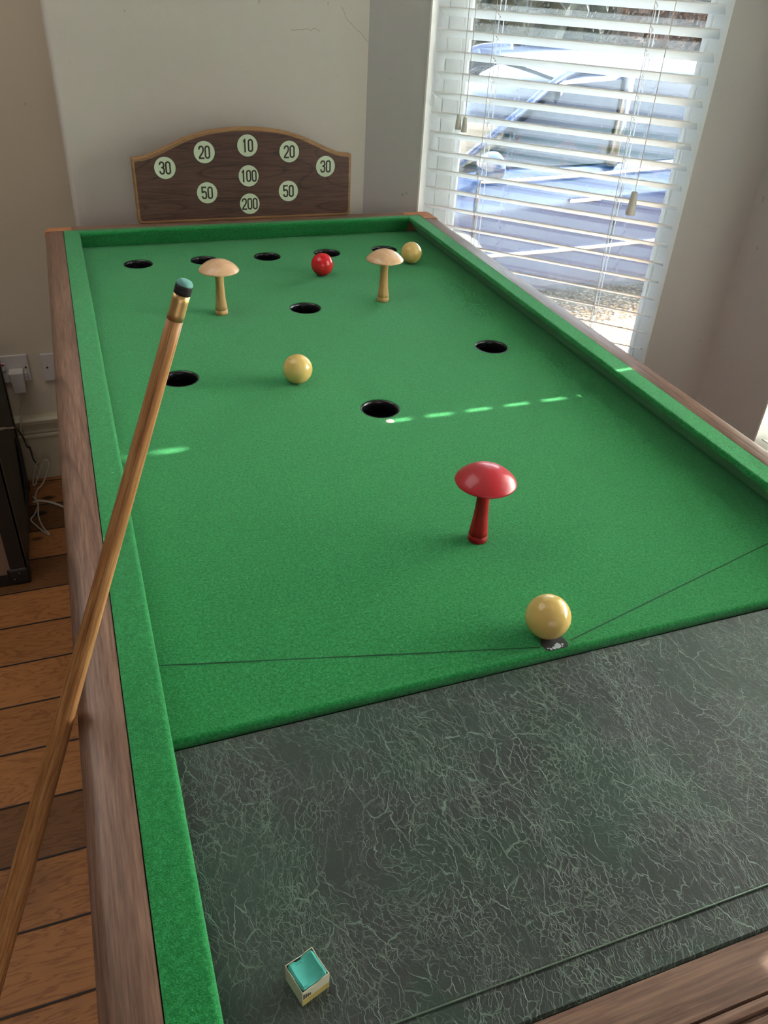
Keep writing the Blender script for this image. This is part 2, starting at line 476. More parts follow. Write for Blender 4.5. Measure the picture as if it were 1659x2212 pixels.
def tube(bm, pts, r, n=10, r1=None, caps=True):
    pts = [Vector(p) for p in pts]
    rings = []
    up = None
    for i, p in enumerate(pts):
        t = (pts[min(i + 1, len(pts) - 1)] - pts[max(i - 1, 0)]).normalized()
        if up is None:
            up = Vector((0, 0, 1)) if abs(t.z) < 0.9 else Vector((1, 0, 0))
        a = (up - t * up.dot(t)).normalized(); b = t.cross(a); up = a
        rr = r if r1 is None else r + (r1 - r) * i / (len(pts) - 1)
        rings.append([bm.verts.new(p + (a * math.cos(2 * PI * k / n) + b * math.sin(2 * PI * k / n)) * rr) for k in range(n)])
    for A, Bq in zip(rings, rings[1:]):
        for k in range(n): bm.faces.new([A[k], A[(k + 1) % n], Bq[(k + 1) % n], Bq[k]])
    if caps: bm.faces.new(rings[0]); bm.faces.new(rings[-1])
    return bm


def spline(pts, k=8):
    pts = [Vector(p) for p in pts]; P = [pts[0]] + pts + [pts[-1]]; out = []
    for i in range(1, len(P) - 2):
        a, b, c, d = P[i - 1], P[i], P[i + 1], P[i + 2]
        for j in range(k):
            t = j / k
            out.append(0.5 * ((2 * b) + (c - a) * t + (2 * a - 5 * b + 4 * c - d) * t * t + (3 * b - a - 3 * c + d) * t ** 3))
    out.append(pts[-1]); return out


def extrude_profile(bm, prof, p0, p1, u, v):
    """prof list of (a,b) swept from p0 to p1; a along u, b along v"""
    p0, p1, u, v = map(Vector, (p0, p1, u, v))
    A = [bm.verts.new(p0 + u * a + v * b) for a, b in prof]; Bq = [bm.verts.new(p1 + u * a + v * b) for a, b in prof]
    n = len(prof)
    for i in range(n): bm.faces.new([A[i], A[(i + 1) % n], Bq[(i + 1) % n], Bq[i]])
    bm.faces.new(A); bm.faces.new(Bq); return bm


# ---------------------------------------------------------------- room shell
WT = 0.26
bm = bmesh.new(); box(bm, -3.4, 2.4, -3.6, 2.2, -H - 0.06, -H); struct('floor', bm, M['floor'])
bm = bmesh.new(); box(bm, -3.4, 2.4, -3.6, 2.2, Z_CEIL, Z_CEIL + 0.06); struct('ceiling', bm, M['ceiling'])
# chimney breast (rounded left arris)
bm = bmesh.new()
arc = []
r = 0.012; xl = -0.397
for k in range(7):
    a = PI + (PI / 2) * k / 6
    arc.append((xl + r + r * math.cos(a), 1.66 + r + r * math.sin(a)))
poly = [(xl, 2.02)] + arc + [(0.335, 1.66), (0.335 + 0.11, 1.66 + 0.11), (0.335 + 0.11, 2.02)]
extrude_profile(bm, poly, (0, 0, -H), (0, 0, Z_CEIL), (1, 0, 0), (0, 1, 0))
struct('wall_back', bm, M['wall'])
struct('wall_alcove', B(-3.4, 0.6, 2.0, 2.2, -H, Z_CEIL), M['alcove'])
struct('wall_left', B(-3.4, -3.2, -3.6, 2.0, -H, Z_CEIL), M['room'])
bm = B(-3.2, 0.6, -3.6, -3.4, -H, Z_CEIL)
struct('wall_rear', bm, M['room'])
C3 = SEG3['o'] + SEG3['e'] * SEG3['L']
struct('wall_right', B(C3.x, C3.x + 0.2, -3.4, C3.y, -H, Z_CEIL), M['wall'])
bm = bmesh.new(); sbox(bm, SEG3, 0, SEG3['L'], 0, WT, -H, Z_CEIL); struct('wall_bay_side', bm, M['bay'])
for nm, sg in (('wall_bay_back', SEG1), ('wall_bay_front', SEG2)):
    bm = bmesh.new()
    sbox(bm, sg, 0, sg['a'], 0, WT, -H, Z_CEIL)
    sbox(bm, sg, sg['b'], sg['L'], 0, WT, -H, Z_CEIL)
    sbox(bm, sg, sg['a'], sg['b'], 0, WT, -H, Z_SILL)
    sbox(bm, sg, sg['a'], sg['b'], 0, WT, Z_HEAD, Z_CEIL)
    struct(nm, bm, M['bay'])
# outer wedges that close the bay corners
bm = bmesh.new()
for P, a, b in ((C1, SEG1, SEG2), (C2, SEG2, SEG3)):
    q1 = P + a['n'] * WT; q2 = P + b['n'] * WT
    t_ = (a['n'] + b['n']).normalized() * WT * 1.06
    extrude_profile(bm, [(P.x, P.y), (q1.x, q1.y), ((P + t_).x, (P + t_).y), (q2.x, q2.y)], (0, 0, -H), (0, 0, Z_CEIL), (1, 0, 0), (0, 1, 0))
struct('trim_1', bm, M['bay'])
# the rest of the house front and the storey above
struct('wall_exterior', B(-3.4, 0.42, 2.25, 9.0, GZ, 5.0), M['brick'])
struct('wall_upper_storey', B(-3.4, 1.30, -3.6, 2.2, Z_CEIL + 0.08, 5.0), M['brick'])
# skirting in the alcove
bm = bmesh.new()
pf = [(0, 0), (0.022, 0), (0.022, 0.148), (0.026, 0.152), (0.026, 0.160), (0.020, 0.163), (0.024, 0.168), (0.024, 0.174), (0.016, 0.176),
      (0.016, 0.196), (0.030, 0.200), (0.032, 0.212), (0.022, 0.219), (0.010, 0.223), (0, 0.223)]
extrude_profile(bm, pf, (-3.2, 2.0, -H), (xl, 2.0, -H), (0, -1, 0), (0, 0, 1))
struct('baseboard_alcove', bm, M['skirting'])
bm = bmesh.new()
extrude_profile(bm, pf, (xl, 1.66, -H), (0.33, 1.66, -H), (0, -1, 0), (0, 0, 1))
struct('baseboard_back', bm, M['skirting'])


def window(idx, sg, mullions=0, rail=(0.68, 0.73)):
    a, b = sg['a'], sg['b']
    root = bpy.data.objects.new('window_%d' % idx, None); COL.objects.link(root)
    m = sg['o'] + sg['e'] * (a + b) / 2
    root.location = (m.x, m.y, Z_SILL + H); root['kind'] = 'structure'
    bm = bmesh.new()                                   # reveal lining
    t = 0.004
    sbox(bm, sg, a, a + t, -0.002, 0.15, Z_SILL, Z_HEAD); sbox(bm, sg, b - t, b, -0.002, 0.15, Z_SILL, Z_HEAD)
    sbox(bm, sg, a, b, -0.002, 0.15, Z_HEAD - t, Z_HEAD)
    obj('reveal_lining', bm, M['trim'], root)
    bm = bmesh.new(); sbox(bm, sg, a, b, -0.03, 0.15, Z_SILL - 0.02, Z_SILL + 0.012); obj('window_sill', bm, M['trim'], root, bevel=0.004)
    d0, d1 = 0.107, 0.165
    fw = 0.045
    bm = bmesh.new()
    z0, z1 = Z_SILL + 0.012, Z_HEAD - 0.004
    sbox(bm, sg, a + t, a + fw, d0, d1, z0, z1); sbox(bm, sg, b - fw, b - t, d0, d1, z0, z1)
    sbox(bm, sg, a + fw, b - fw, d0, d1, z0, z0 + 0.07); sbox(bm, sg, a + fw, b - fw, d0, d1, z1 - 0.06, z1)
    sbox(bm, sg, a + fw, b - fw, d0, d1, rail[0], rail[1])
    for k in range(mullions):
        c = a + (b - a) * (k + 1) / (mullions + 1)
        sbox(bm, sg, c - 0.04, c + 0.04, d0, d1, z0, z1)
    obj('window_frame', bm, M['trim'], root, bevel=0.003)
    # rounded glazing bead
    bm = bmesh.new()
    g0 = 0.128
    for s_, sg_ in ((a + fw, 1), (b - fw, -1)):
        for k in range(6):
            an = PI / 2 * k / 5
            pass
        pr = [(0, -0.020), (0.004 * sg_, -0.020), (0.009 * sg_, -0.017), (0.0135 * sg_, -0.010), (0.015 * sg_, 0.0), (0, 0.0)]
        q0 = sg['o'] + sg['e'] * s_ + sg['n'] * g0
        extrude_profile(bm, pr, (q0.x, q0.y, z0 + 0.07), (q0.x, q0.y, z1 - 0.06), (sg['e'].x, sg['e'].y, 0), (sg['n'].x, sg['n'].y, 0))
    obj('glazing_bead', bm, M['trim'], root)
    bm = bmesh.new(); sbox(bm, sg, a + fw - 0.003, b - fw + 0.003, g0, g0 + 0.004, z0 + 0.05, z1 - 0.05)
    obj('glass_pane', bm, M['glass'], root)
    bm = bmesh.new(); sbox(bm, sg, a + fw - 0.003, b - fw + 0.003, g0 + 0.018, g0 + 0.022, z0 + 0.05, z1 - 0.05)
    obj('glass_pane', bm, M['glass'], root)
    return root


window(1, SEG1)
window(2, SEG2, mullions=1, rail=(0.76, 0.905))  # rail made extra deep to block part of the row of sun dashes

# ---------------------------------------------------------------- venetian blinds
TILT = math.radians(22); SW = 0.050; ST = 0.0028; PITCH = 0.0435; ZTOP = 0.489


def slat_mesh(L, slots, name):
    """slat lying along local x from 0 to L, front edge at origin, sloping down outwards (+y), with cord slots"""
    bm = bmesh.new()
    hw = 0.0028; d0, d1 = 0.011, 0.039
    xs = [0.0]
    for s in slots: xs += [s - hw, s + hw]
    xs.append(L)
    for i in range(len(xs) - 1):
        parts = [(0.0, SW)] if i % 2 == 0 else [(0.0, d0), (d1, SW)]
        for (a, b) in parts: box(bm, xs[i], xs[i + 1], a, b, -ST, 0)
    bmesh.ops.remove_doubles(bm, verts=bm.verts, dist=1e-6)
    # drop coincident internal faces
    seen = {}
    for f in list(bm.faces):
        k = tuple(sorted(v.index for v in f.verts)); seen.setdefault(k, []).append(f)
    bm.verts.index_update(); seen = {}
    for f in list(bm.faces): seen.setdefault(tuple(sorted(v.index for v in f.verts)), []).append(f)
    for fs in seen.values():
        if len(fs) > 1: bmesh.ops.delete(bm, geom=fs, context='FACES_ONLY')
    bmesh.ops.rotate(bm, verts=bm.verts, cent=(0, 0, 0), matrix=Matrix.Rotation(-TILT, 3, 'X'))
    bmesh.ops.recalc_face_normals(bm, faces=bm.faces)
    me = bpy.data.meshes.new(name); bm.to_mesh(me); bm.free(); me.materials.append(M['slat'])
    return me


def blind(sg, s0, s1, slots, label, zlo, slot_zmin, tassels):
    m = sg['o'] + sg['e'] * s0
    root = thing('venetian_blind', label, 'blind', (m.x, m.y, zlo - 0.05))
    ang = math.atan2(sg['e'].y, sg['e'].x)
    # local +y must point outwards (n): e rotated +90deg is n for this handedness
    root.rotation_euler = (0, 0, ang)
    L = s1 - s0
    me = slat_mesh(L, [q - s0 for q in slots], 'slat'); me2 = slat_mesh(L, [], 'slat_plain')
    flip = 1 if sg['e'].x * sg['n'].y - sg['e'].y * sg['n'].x > 0 else -1
    zs = []
    k = -18
    while True:
        z = ZTOP - PITCH * k
        if z < zlo: break
        if z < Z_HEAD - 0.09: zs.append(z)
        k += 1
    base = zlo - 0.05
    for z in zs:
        o = bpy.data.objects.new('slat', me if z >= slot_zmin else me2); COL.objects.link(o)
        o.parent = root; o.location = (0, 0, z - base); o.scale = (1, flip, 1)

    def part(name, bm, mat, **kw):
        o = obj(name, bm, mat, root, local=True, **kw); o.scale = (1, flip, 1); return o
    bm = B(0, L, 0.0, 0.05, Z_HEAD - 0.065 - base, Z_HEAD - 0.012 - base); part('head_rail', bm, M['slat'])
    bm = B(0, L, 0.004, 0.05, zlo - 0.036 - base, zlo - 0.020 - base); part('bottom_rail', bm, M['slat'], bevel=0.003)
    zt, zb = Z_HEAD - 0.07 - base, 0.02
    for q in slots:
        x = q - s0
        bm = bmesh.new(); tube(bm, [(x, -0.0015, zt), (x, -0.0015, zb)], 0.0007, 6); part('ladder_cord', bm, M['cord'])
        bm = bmesh.new()
        tube(bm, [(x + 0.004, 0.0475, zt), (x + 0.004, 0.0475, zb)], 0.0012, 6)
        part('ladder_cord', bm, M['tape'])
        bm = bmesh.new(); tube(bm, [(x, 0.025, zt), (x, 0.025, zb)], 0.0011, 6); part('lift_cord', bm, M['tape'])
    for (s, ztas, size) in tassels:
        x = s - s0
        bm = bmesh.new(); tube(bm, [(x, -0.012, zt), (x, -0.014, ztas - base)], 0.0009, 6)
        c = part('pull_cord', bm, M['cord'])
        bm = bmesh.new(); lathe(bm, [(0.0, 0.002), (0.0045, 0.0015), (0.0058, 0.0), (0.0075, -0.020), (0.0095, -0.038), (0.0092, -0.040), (0.0, -0.040)], 20, cap=False)
        bmesh.ops.scale(bm, vec=(size,) * 3, verts=bm.verts)
        o = obj('tassel', bm, M['tassel'], c, local=True, smooth=True); o.location = (x, -0.014, ztas - base)
    return root


blind(SEG1, 0.177, 0.794, [0.315, 0.656],
      'white venetian blind with hanging cord tassels in the window beside the score board', -0.31, -1.0,
      [(0.2545, 0.272, 0.80), (0.2705, 0.268, 0.80), (0.699, 0.158, 1.22)])
blind(SEG2, 0.235, 1.465, [0.436, 0.85, 1.27],
      'white venetian blind in the front bay window, at the far right edge of the photo', -0.31, 0.40, [])
# ---------------------------------------------------------------- outside
struct('trim_2', B(1.2, 30, -20, 30, GZ - 0.1, GZ), M['gravel'])
bpy.data.objects['trim_2'].name = 'ground'


def hedge(x0, x1, y0, y1, z1, seed, mat):
    rnd = random.Random(seed); bm = bmesh.new()
    nx, nz = int((x1 - x0) / 0.12), int((z1 - GZ) / 0.12)
    bmesh.ops.create_grid(bm, x_segments=nx, y_segments=nz, size=1)
    for v in bm.verts:
        X = x0 + (v.co.x + 1) / 2 * (x1 - x0); Zz = GZ + (v.co.y + 1) / 2 * (z1 - GZ)
        v.co = Vector((X, y0 + rnd.uniform(-0.14, 0.14) + 0.12 * math.sin(X * 2.3), Zz))
    r = bmesh.ops.extrude_face_region(bm, geom=list(bm.faces))
    for g in r['geom']:
        if isinstance(g, bmesh.types.BMVert): g.co.y = y1
    # a skin of leaf clumps
    for _ in range(int(nx * nz * 6)):
        c = Vector((rnd.uniform(x0, x1), y0 - rnd.uniform(0.0, 0.18), rnd.uniform(GZ + 0.02, z1)))
        n = Vector((rnd.uniform(-1, 1), -1, rnd.uniform(-1, 1))).normalized(); a = n.orthogonal().normalized(); b = n.cross(a)
        s_ = rnd.uniform(0.015, 0.035)
        bm.faces.new([bm.verts.new(c + a * s_), bm.verts.new(c + b * s_ * 0.5), bm.verts.new(c - a * s_), bm.verts.new(c - b * s_ * 0.5)])
    return obj('hedge', bm, mat)


tag(hedge(2.0, 13.0, 8.2, 9.4, 1.3, 3, M['hedge']), 'dark hedge turning to brown dry leaves behind the parked car', 'hedge')
tag(obj('gate_pier', B(8.05, 8.6, 7.4, 7.7, GZ, 0.7), M['brick'], bevel=0.01), 'pale sunlit pier at the right end of the hedge outside', 'pier')


def make_car():
    Y0 = 3.72; Wd = 1.75; YC = Y0 + Wd / 2; g = GZ
    root = thing('car', 'dark blue parked car seen through the slats of the blind', 'car', (2.9, YC, g))
    # stations: x, half width at sill, shoulder height, deck height, half width top
    st = [(0.80, 0.60, 0.50, 0.56, 0.48), (0.90, 0.76, 0.62, 0.68, 0.62), (1.15, 0.85, 0.72, 0.80, 0.70), (1.60, 0.873, 0.80, 0.90, 0.76), (1.85, 0.875, 0.83, 0.93, 0.78),
          (2.40, 0.875, 0.87, 0.94, 0.78), (3.10, 0.875, 0.91, 0.97, 0.78), (3.80, 0.873, 0.94, 1.0, 0.77), (4.30, 0.86, 0.95, 1.02, 0.74), (4.75, 0.80, 0.93, 1.02, 0.70), (4.90, 0.70, 0.86, 0.92, 0.62)]
    bm = bmesh.new(); rings = []
    for x, hw, sh, dk, ht in st:
        sec = [(hw - 0.06, 0.20), (hw - 0.02, 0.26), (hw, 0.36), (hw - 0.008, 0.50), (hw - 0.012, 0.56), (hw - 0.004, sh - 0.14), (hw - 0.03, sh - 0.02), (hw - 0.09, dk - 0.02), (ht * 0.7, dk), (0, dk + 0.015)]
        ring = [(-a, b) for a, b in sec] + [(a, b) for a, b in reversed(sec[:-1])]
        rings.append([bm.verts.new((x, YC + a, g + b)) for a, b in ring])
    for A, Bq in zip(rings, rings[1:]):
        for k in range(len(A) - 1): bm.faces.new([A[k], A[k + 1], Bq[k + 1], Bq[k]])
        bm.faces.new([A[-1], A[0], Bq[0], Bq[-1]])
    bm.faces.new(rings[0]); bm.faces.new(rings[-1])
    obj('body', bm, M['carpaint'], root, smooth=True)
    # greenhouse
    gs = [(1.62, 0.74, 0.90, 0.70, 0.905), (2.02, 0.775, 0.93, 0.66, 1.20), (2.32, 0.78, 0.93, 0.60, 1.375), (3.0, 0.78, 0.95, 0.59, 1.425), (3.7, 0.775, 0.97, 0.58, 1.40), (4.20, 0.75, 0.98, 0.57, 1.33), (4.62, 0.70, 0.98, 0.64, 1.03)]
    bm = bmesh.new(); rings = []
    for x, hb, zb, ht, zt in gs:
        ring = [(-hb, zb), (-(hb * 0.5 + ht * 0.5) - 0.012, (zb + zt) / 2), (-ht - 0.01, zt - 0.03), (-ht + 0.05, zt), (0, zt + 0.02), (ht - 0.05, zt), (ht + 0.01, zt - 0.03), (hb * 0.5 + ht * 0.5 + 0.012, (zb + zt) / 2), (hb, zb)]
        rings.append([bm.verts.new((x, YC + a, g + b)) for a, b in ring])
    for A, Bq in zip(rings, rings[1:]):
        for k in range(len(A) - 1): bm.faces.new([A[k], A[k + 1], Bq[k + 1], Bq[k]])
    bm.faces.new(rings[0]); bm.faces.new(rings[-1])
    obj('side_and_windscreen_glass', bm, M['carglass'], root, smooth=True)
    # roof skin and pillars
    bm = bmesh.new(); rings = []
    for x, hb, zb, ht, zt in gs[1:6]:
        ring = [(-ht - 0.022, zt - 0.075), (-ht - 0.018, zt - 0.02), (-ht + 0.05, zt + 0.012), (0, zt + 0.034), (ht - 0.05, zt + 0.012), (ht + 0.018, zt - 0.02), (ht + 0.022, zt - 0.075)]
        rings.append([bm.verts.new((x if x > 2.1 else 2.26, YC + a, g + b + (0 if x > 2.1 else 0.14))) for a, b in ring])
    for A, Bq in zip(rings, rings[1:]):
        for k in range(len(A) - 1): bm.faces.new([A[k], A[k + 1], Bq[k + 1], Bq[k]])
    obj('roof', bm, M['carpaint'], root, smooth=True)
    for s_ in (-1, 1):
        bm = bmesh.new()
        tube(bm, spline([(1.60, YC + s_ * 0.765, g + 0.92), (1.95, YC + s_ * 0.735, g + 1.17), (2.32, YC + s_ * 0.62, g + 1.372), (2.6, YC + s_ * 0.605, g + 1.40)]), 0.022, 8)
        obj('windscreen_pillar', bm, M['carpaint'], root, smooth=True)
        bm = bmesh.new(); tube(bm, [(2.60, YC + s_ * 0.80, g + 0.93), (2.68, YC + s_ * 0.70, g + 1.18), (2.74, YC + s_ * 0.605, g + 1.39)], 0.034, 8)
        obj('door_pillar', bm, M['black'], root, smooth=True)
        bm = bmesh.new(); tube(bm, [(3.9, YC + s_ * 0.80, g + 0.97), (4.1, YC + s_ * 0.70, g + 1.18), (4.2, YC + s_ * 0.59, g + 1.31)], 0.06, 8)
        obj('rear_pillar', bm, M['carpaint'], root, smooth=True)
    # bright window-line trim, lower door moulding, door seams, handle
    bm = bmesh.new(); tube(bm, spline([(1.75, YC - 0.83, g + 0.865), (2.3, YC - 0.845, g + 0.885), (3.0, YC - 0.845, g + 0.92), (3.9, YC - 0.84, g + 0.955)]), 0.011, 8); obj('window_line_trim', bm, M['chrome'], root, smooth=True)
    bm = bmesh.new(); tube(bm, spline([(1.45, YC - 0.874, g + 0.46), (2.3, YC - 0.876, g + 0.475), (3.0, YC - 0.876, g + 0.50), (3.9, YC - 0.874, g + 0.53)]), 0.012, 8); obj('door_moulding', bm, M['chrome'], root, smooth=True)
    for x in (1.72, 2.66, 3.55):
        bm = bmesh.new(); tube(bm, [(x, YC - 0.868, g + 0.30), (x, YC - 0.868, g + 0.56), (x, YC - 0.872, g + 0.76), (x + 0.02, YC - 0.845, g + 0.86)], 0.006, 6); obj('door_seam', bm, M['gap'], root)
    for x in (2.42, 3.32):
        bm = bmesh.new(); tube(bm, spline([(x - 0.10, YC - 0.873, g + 0.755), (x - 0.06, YC - 0.905, g + 0.765), (x + 0.06, YC - 0.905, g + 0.77), (x + 0.10, YC - 0.873, g + 0.76)]), 0.012, 8)
        obj('door_handle', bm, M['chrome'], root, smooth=True)
    for s_ in (-1, 1):
        bm = bmesh.new(); bmesh.ops.create_uvsphere(bm, u_segments=20, v_segments=12, radius=1)
        for v in bm.verts:
            v.co = Vector((1.74 + v.co.x * 0.095 * (1 if v.co.x < 0 else 0.35), YC + s_ * 0.99 + v.co.y * 0.115, g + 0.985 + v.co.z * 0.07))
        m_ = obj('door_mirror', bm, M['carpaint'], root, smooth=True)
        bm = bmesh.new(); tube(bm, [(1.74, YC + s_ * 0.82, g + 0.90), (1.73, YC + s_ * 0.95, g + 0.955)], 0.022, 8); obj('mirror_stalk', bm, M['black'], m_, smooth=True)
    for x in (1.55, 4.1):
        for s_ in (-1, 1):
            bm = bmesh.new(); lathe(bm, [(0.0, -0.11), (0.20, -0.11), (0.30, -0.10), (0.325, -0.06), (0.325, 0.06), (0.30, 0.10), (0.20, 0.11), (0.0, 0.11)], 36, cap=False)
            bmesh.ops.rotate(bm, verts=bm.verts, cent=(0, 0, 0), matrix=Matrix.Rotation(PI / 2, 3, 'X'))
            bmesh.ops.translate(bm, verts=bm.verts, vec=(x, YC + s_ * 0.775, g + 0.325))
            w_ = obj('wheel', bm, M['rubber'], root, smooth=True)
            bm = bmesh.new(); lathe(bm, [(0.0, 0.0), (0.19, 0.0), (0.20, 0.01), (0.17, 0.02), (0.05, 0.012), (0.0, 0.02)], 24, cap=False)
            bmesh.ops.rotate(bm, verts=bm.verts, cent=(0, 0, 0), matrix=Matrix.Rotation(-s_ * PI / 2, 3, 'X'))
            bmesh.ops.translate(bm, verts=bm.verts, vec=(x, YC + s_ * 0.887, g + 0.325))
            obj('wheel_trim', bm, M['steel'], w_, smooth=True)
    return root


fh = hedge(0.0, 22.0, 0.0, 0.8, 0.9, 5, M['hedge'])  # added out of view so the car side reflects something dark
fh.name = 'added_dark_hedge'; fh.rotation_euler = (0, 0, -PI / 2); fh.location = (13.4, 8.0, 0)
tag(fh, 'unseen hedge added outside the frame to darken reflections in the car', 'hedge')
make_car()

# ---------------------------------------------------------------- the table
TW, TW2, TW3, TH = 0.393, 0.4275, 0.4665, 0.038
YN, YN2, YN3 = 1.4666, 1.4865, 1.521
YF, YP, YE = 0.0275, 0.0225, -0.276
tbl = thing('bar_billiards_table', 'bar billiards table with green cloth, walnut rails and a green leatherette front panel', 'table', (0, 0.6, -H))
HOLES = [(0.1423 * (i - 2), 1.3474) for i in range(5)] + [(0, 1.0186), (-0.2807, 0.7596), (0.2807, 0.7596), (0, 0.5807)]
HR = 0.0318


def bed():
    bm = bmesh.new(); es = []
    pts = [(-TW - 0.030, YF + 0.004), (TW + 0.030, YF + 0.004), (TW + 0.030, YN + 0.018), (-TW - 0.030, YN + 0.018)]
    vs = [bm.verts.new((x, y, 0)) for x, y in pts]
    es += [bm.edges.new((vs[i], vs[(i + 1) % 4])) for i in range(4)]
    fr0, fr1 = vs[0], vs[1]
    loops = []
    for hx, hy in HOLES:
        r = [bm.verts.new((hx + HR * math.cos(2 * PI * k / 48), hy + HR * math.sin(2 * PI * k / 48), 0)) for k in range(48)]
        es += [bm.edges.new((r[k], r[(k + 1) % 48])) for k in range(48)]; loops.append((r, hx, hy))
    bmesh.ops.triangle_fill(bm, use_beauty=True, use_dissolve=False, edges=es)
    for r, hx, hy in loops:                                # cloth turning over the rim of every hole
        prev = r
        for rr, zz in ((HR - 0.0009, -0.0006), (HR - 0.0013, -0.0018), (HR - 0.0013, -0.003)):
            q = [bm.verts.new((hx + rr * math.cos(2 * PI * k / 48), hy + rr * math.sin(2 * PI * k / 48), zz)) for k in range(48)]
            for k in range(48): bm.faces.new([prev[k], prev[(k + 1) % 48], q[(k + 1) % 48], q[k]])
            prev = q
    pa, pb = fr0, fr1                                     # cloth rolling over the front edge
    for k in range(1, 6):
        a = PI / 2 * k / 5
        na = bm.verts.new((-TW - 0.030, YF + 0.004 - 0.004 * math.sin(a), -0.004 + 0.004 * math.cos(a)))
        nb = bm.verts.new((TW + 0.030, YF + 0.004 - 0.004 * math.sin(a), -0.004 + 0.004 * math.cos(a)))
        bm.faces.new([pa, pb, nb, na]); pa, pb = na, nb
    na = bm.verts.new((-TW - 0.030, YF, -0.03)); nb = bm.verts.new((TW + 0.030, YF, -0.03)); bm.faces.new([pa, pb, nb, na])
    return bm


obj('cloth_bed', bed(), M['baize'], tbl)
for hx, hy in HOLES:
    bm = bmesh.new()
    lathe(bm, [(HR - 0.0012, -0.0030), (HR - 0.0016, -0.0004), (HR - 0.0026, -0.0002), (HR - 0.0045, -0.0045), (HR - 0.005, -0.016), (HR - 0.0032, -0.018), (HR - 0.0036, -0.060), (0.0, -0.062)], 48, cap=False)
    bmesh.ops.translate(bm, verts=bm.verts, vec=(hx, hy, 0))
    obj('hole_liner', bm, M['black'], tbl, smooth=True)


def arcpts(cx, cy, r, a0, a1, n=6):
    return [(cx + r * math.cos(a0 + (a1 - a0) * k / n), cy + r * math.sin(a0 + (a1 - a0) * k / n)) for k in range(n + 1)]


def cushion(y0, y1, side, round_end):
    """side cushion, profile in (outward offset, z) from nose"""
    w = TW2 - TW
    prof = [(0.026, 0.0005), (0.004, 0.027), (0.0, 0.031)] + [(x, z) for x, z in arcpts(0.005, TH - 0.005, 0.005, PI, PI / 2)] + [(w - 0.001, TH + 0.0005), (w - 0.0005, TH - 0.004), (w, 0.0)]
    bm = bmesh.new()
    ys = [y0] + [y0 + (y1 - y0) * k / 10 for k in range(1, 10)] + [y1 - 0.012, y1 - 0.008, y1 - 0.004, y1 - 0.0015, y1]
    ins = {y1 - 0.012: 0.0, y1 - 0.008: 0.0008, y1 - 0.004: 0.0030, y1 - 0.0015: 0.006, y1: 0.0105}
    rings = []
    for y in ys:
        dx = ins.get(y, 0) if round_end else 0
        rings.append([bm.verts.new((side * (TW + min(max(a, dx + (0.0 if a < w * 0.5 else 0)), w) if a < w * 0.5 else side * 0 + TW + a) if True else 0, y, z)) for a, z in prof])
    for v_ring in rings:
        for v in v_ring: v.co.x = side * abs(v.co.x)
    for A, Bq in zip(rings, rings[1:]):
        for k in range(len(A)): bm.faces.new([A[k], A[(k + 1) % len(A)], Bq[(k + 1) % len(A)], Bq[k]])
    bm.faces.new(rings[0]); bm.faces.new(rings[-1])
    return bm


obj('left_cushion', cushion(YE, YN2 - 0.003, -1, True), M['baize'], tbl)
obj('right_cushion', cushion(YE, YN2, 1, False), M['baize'], tbl)
w = YN2 - YN
prof = [(0.016, 0.0005), (0.003, 0.027), (0.0, 0.031)] + arcpts(0.005, TH - 0.005, 0.005, PI, PI / 2) + [(w, TH + 0.0003), (w, 0.0)]
bm = bmesh.new(); extrude_profile(bm, prof, (-TW2 + 0.002, YN, 0), (TW + 0.0005, YN, 0), (0, 1, 0), (0, 0, 1))
obj('far_cushion', bm, M['baize'], tbl)

# rails: rounded outer edge, top slightly proud of nothing
RW = TW3 - TW2


def rail_prof(w, drop=0.075, r=0.014):
    return [(0, -drop), (0, TH)] + [(x, z) for x, z in arcpts(w - r, TH - r, r, PI / 2, 0, 7)] + [(w, -drop)]


for side, nm in ((-1, 'left_rail'), (1, 'right_rail')):
    bm = bmesh.new()
    extrude_profile(bm, rail_prof(RW), (side * TW2, YE - 0.03, 0), (side * TW2, YN2 if side < 0 else 1.452, 0), (side, 0, 0), (0, 0, 1))
    o = obj(nm, bm, M['walnut'], tbl, smooth=True, bevel=0.0004)
bm = bmesh.new(); extrude_profile(bm, [(0, -0.075), (0, TH)] + arcpts(YN3 - YN2 - 0.004, TH - 0.004, 0.004, PI / 2, 0, 4) + [(YN3 - YN2, -0.075)], (-0.409, YN2, 0), (0.391, YN2, 0), (0, 1, 0), (0, 0, 1))
obj('far_rail', bm, M['walnut_x'], tbl)


def cap_mesh(x_in, side, y_in, rad=0.016):
    """L or square corner cap with a rounded vertical corner and rounded top edge"""
    bm = bmesh.new()
    xo, yo = TW3 + 0.0006, YN3 + 0.0006
    out = [(x_in, yo)] + [(xo - rad + rad * math.sin(a), yo - rad + rad * math.cos(a)) for a in [PI / 2 * k / 8 for k in range(9)]] + [(xo, y_in)]
    layers = []
    for ins, z in ((0, -0.075), (0, TH - 0.010), (0.0012, TH - 0.005), (0.004, TH - 0.001), (0.009, TH + 0.0006)):
        lay = []
        for i, (x, y) in enumerate(out):
            cx, cy = xo - rad, yo - rad
            dx, dy = (0, 1) if x <= cx else ((1, 0) if y <= cy else ((x - cx) / rad, (y - cy) / rad))
            lay.append((x - dx * ins, y - dy * ins, z))
        layers.append(lay)
    inner = [(TW2, y_in), (TW2, YN2), (x_in, YN2)] if y_in < YN2 - 0.001 else [(x_in, YN2)]
    rings = [[bm.verts.new((side * x, y, z)) for x, y, z in lay] + [bm.verts.new((side * x, y, lay[0][2])) for x, y in inner] for lay in layers]
    for A, Bq in zip(rings, rings[1:]):
        for k in range(len(A)): bm.faces.new([A[k], A[(k + 1) % len(A)], Bq[(k + 1) % len(A)], Bq[k]])
    bm.faces.new(rings[0]); bm.faces.new(rings[-1])
    return bm


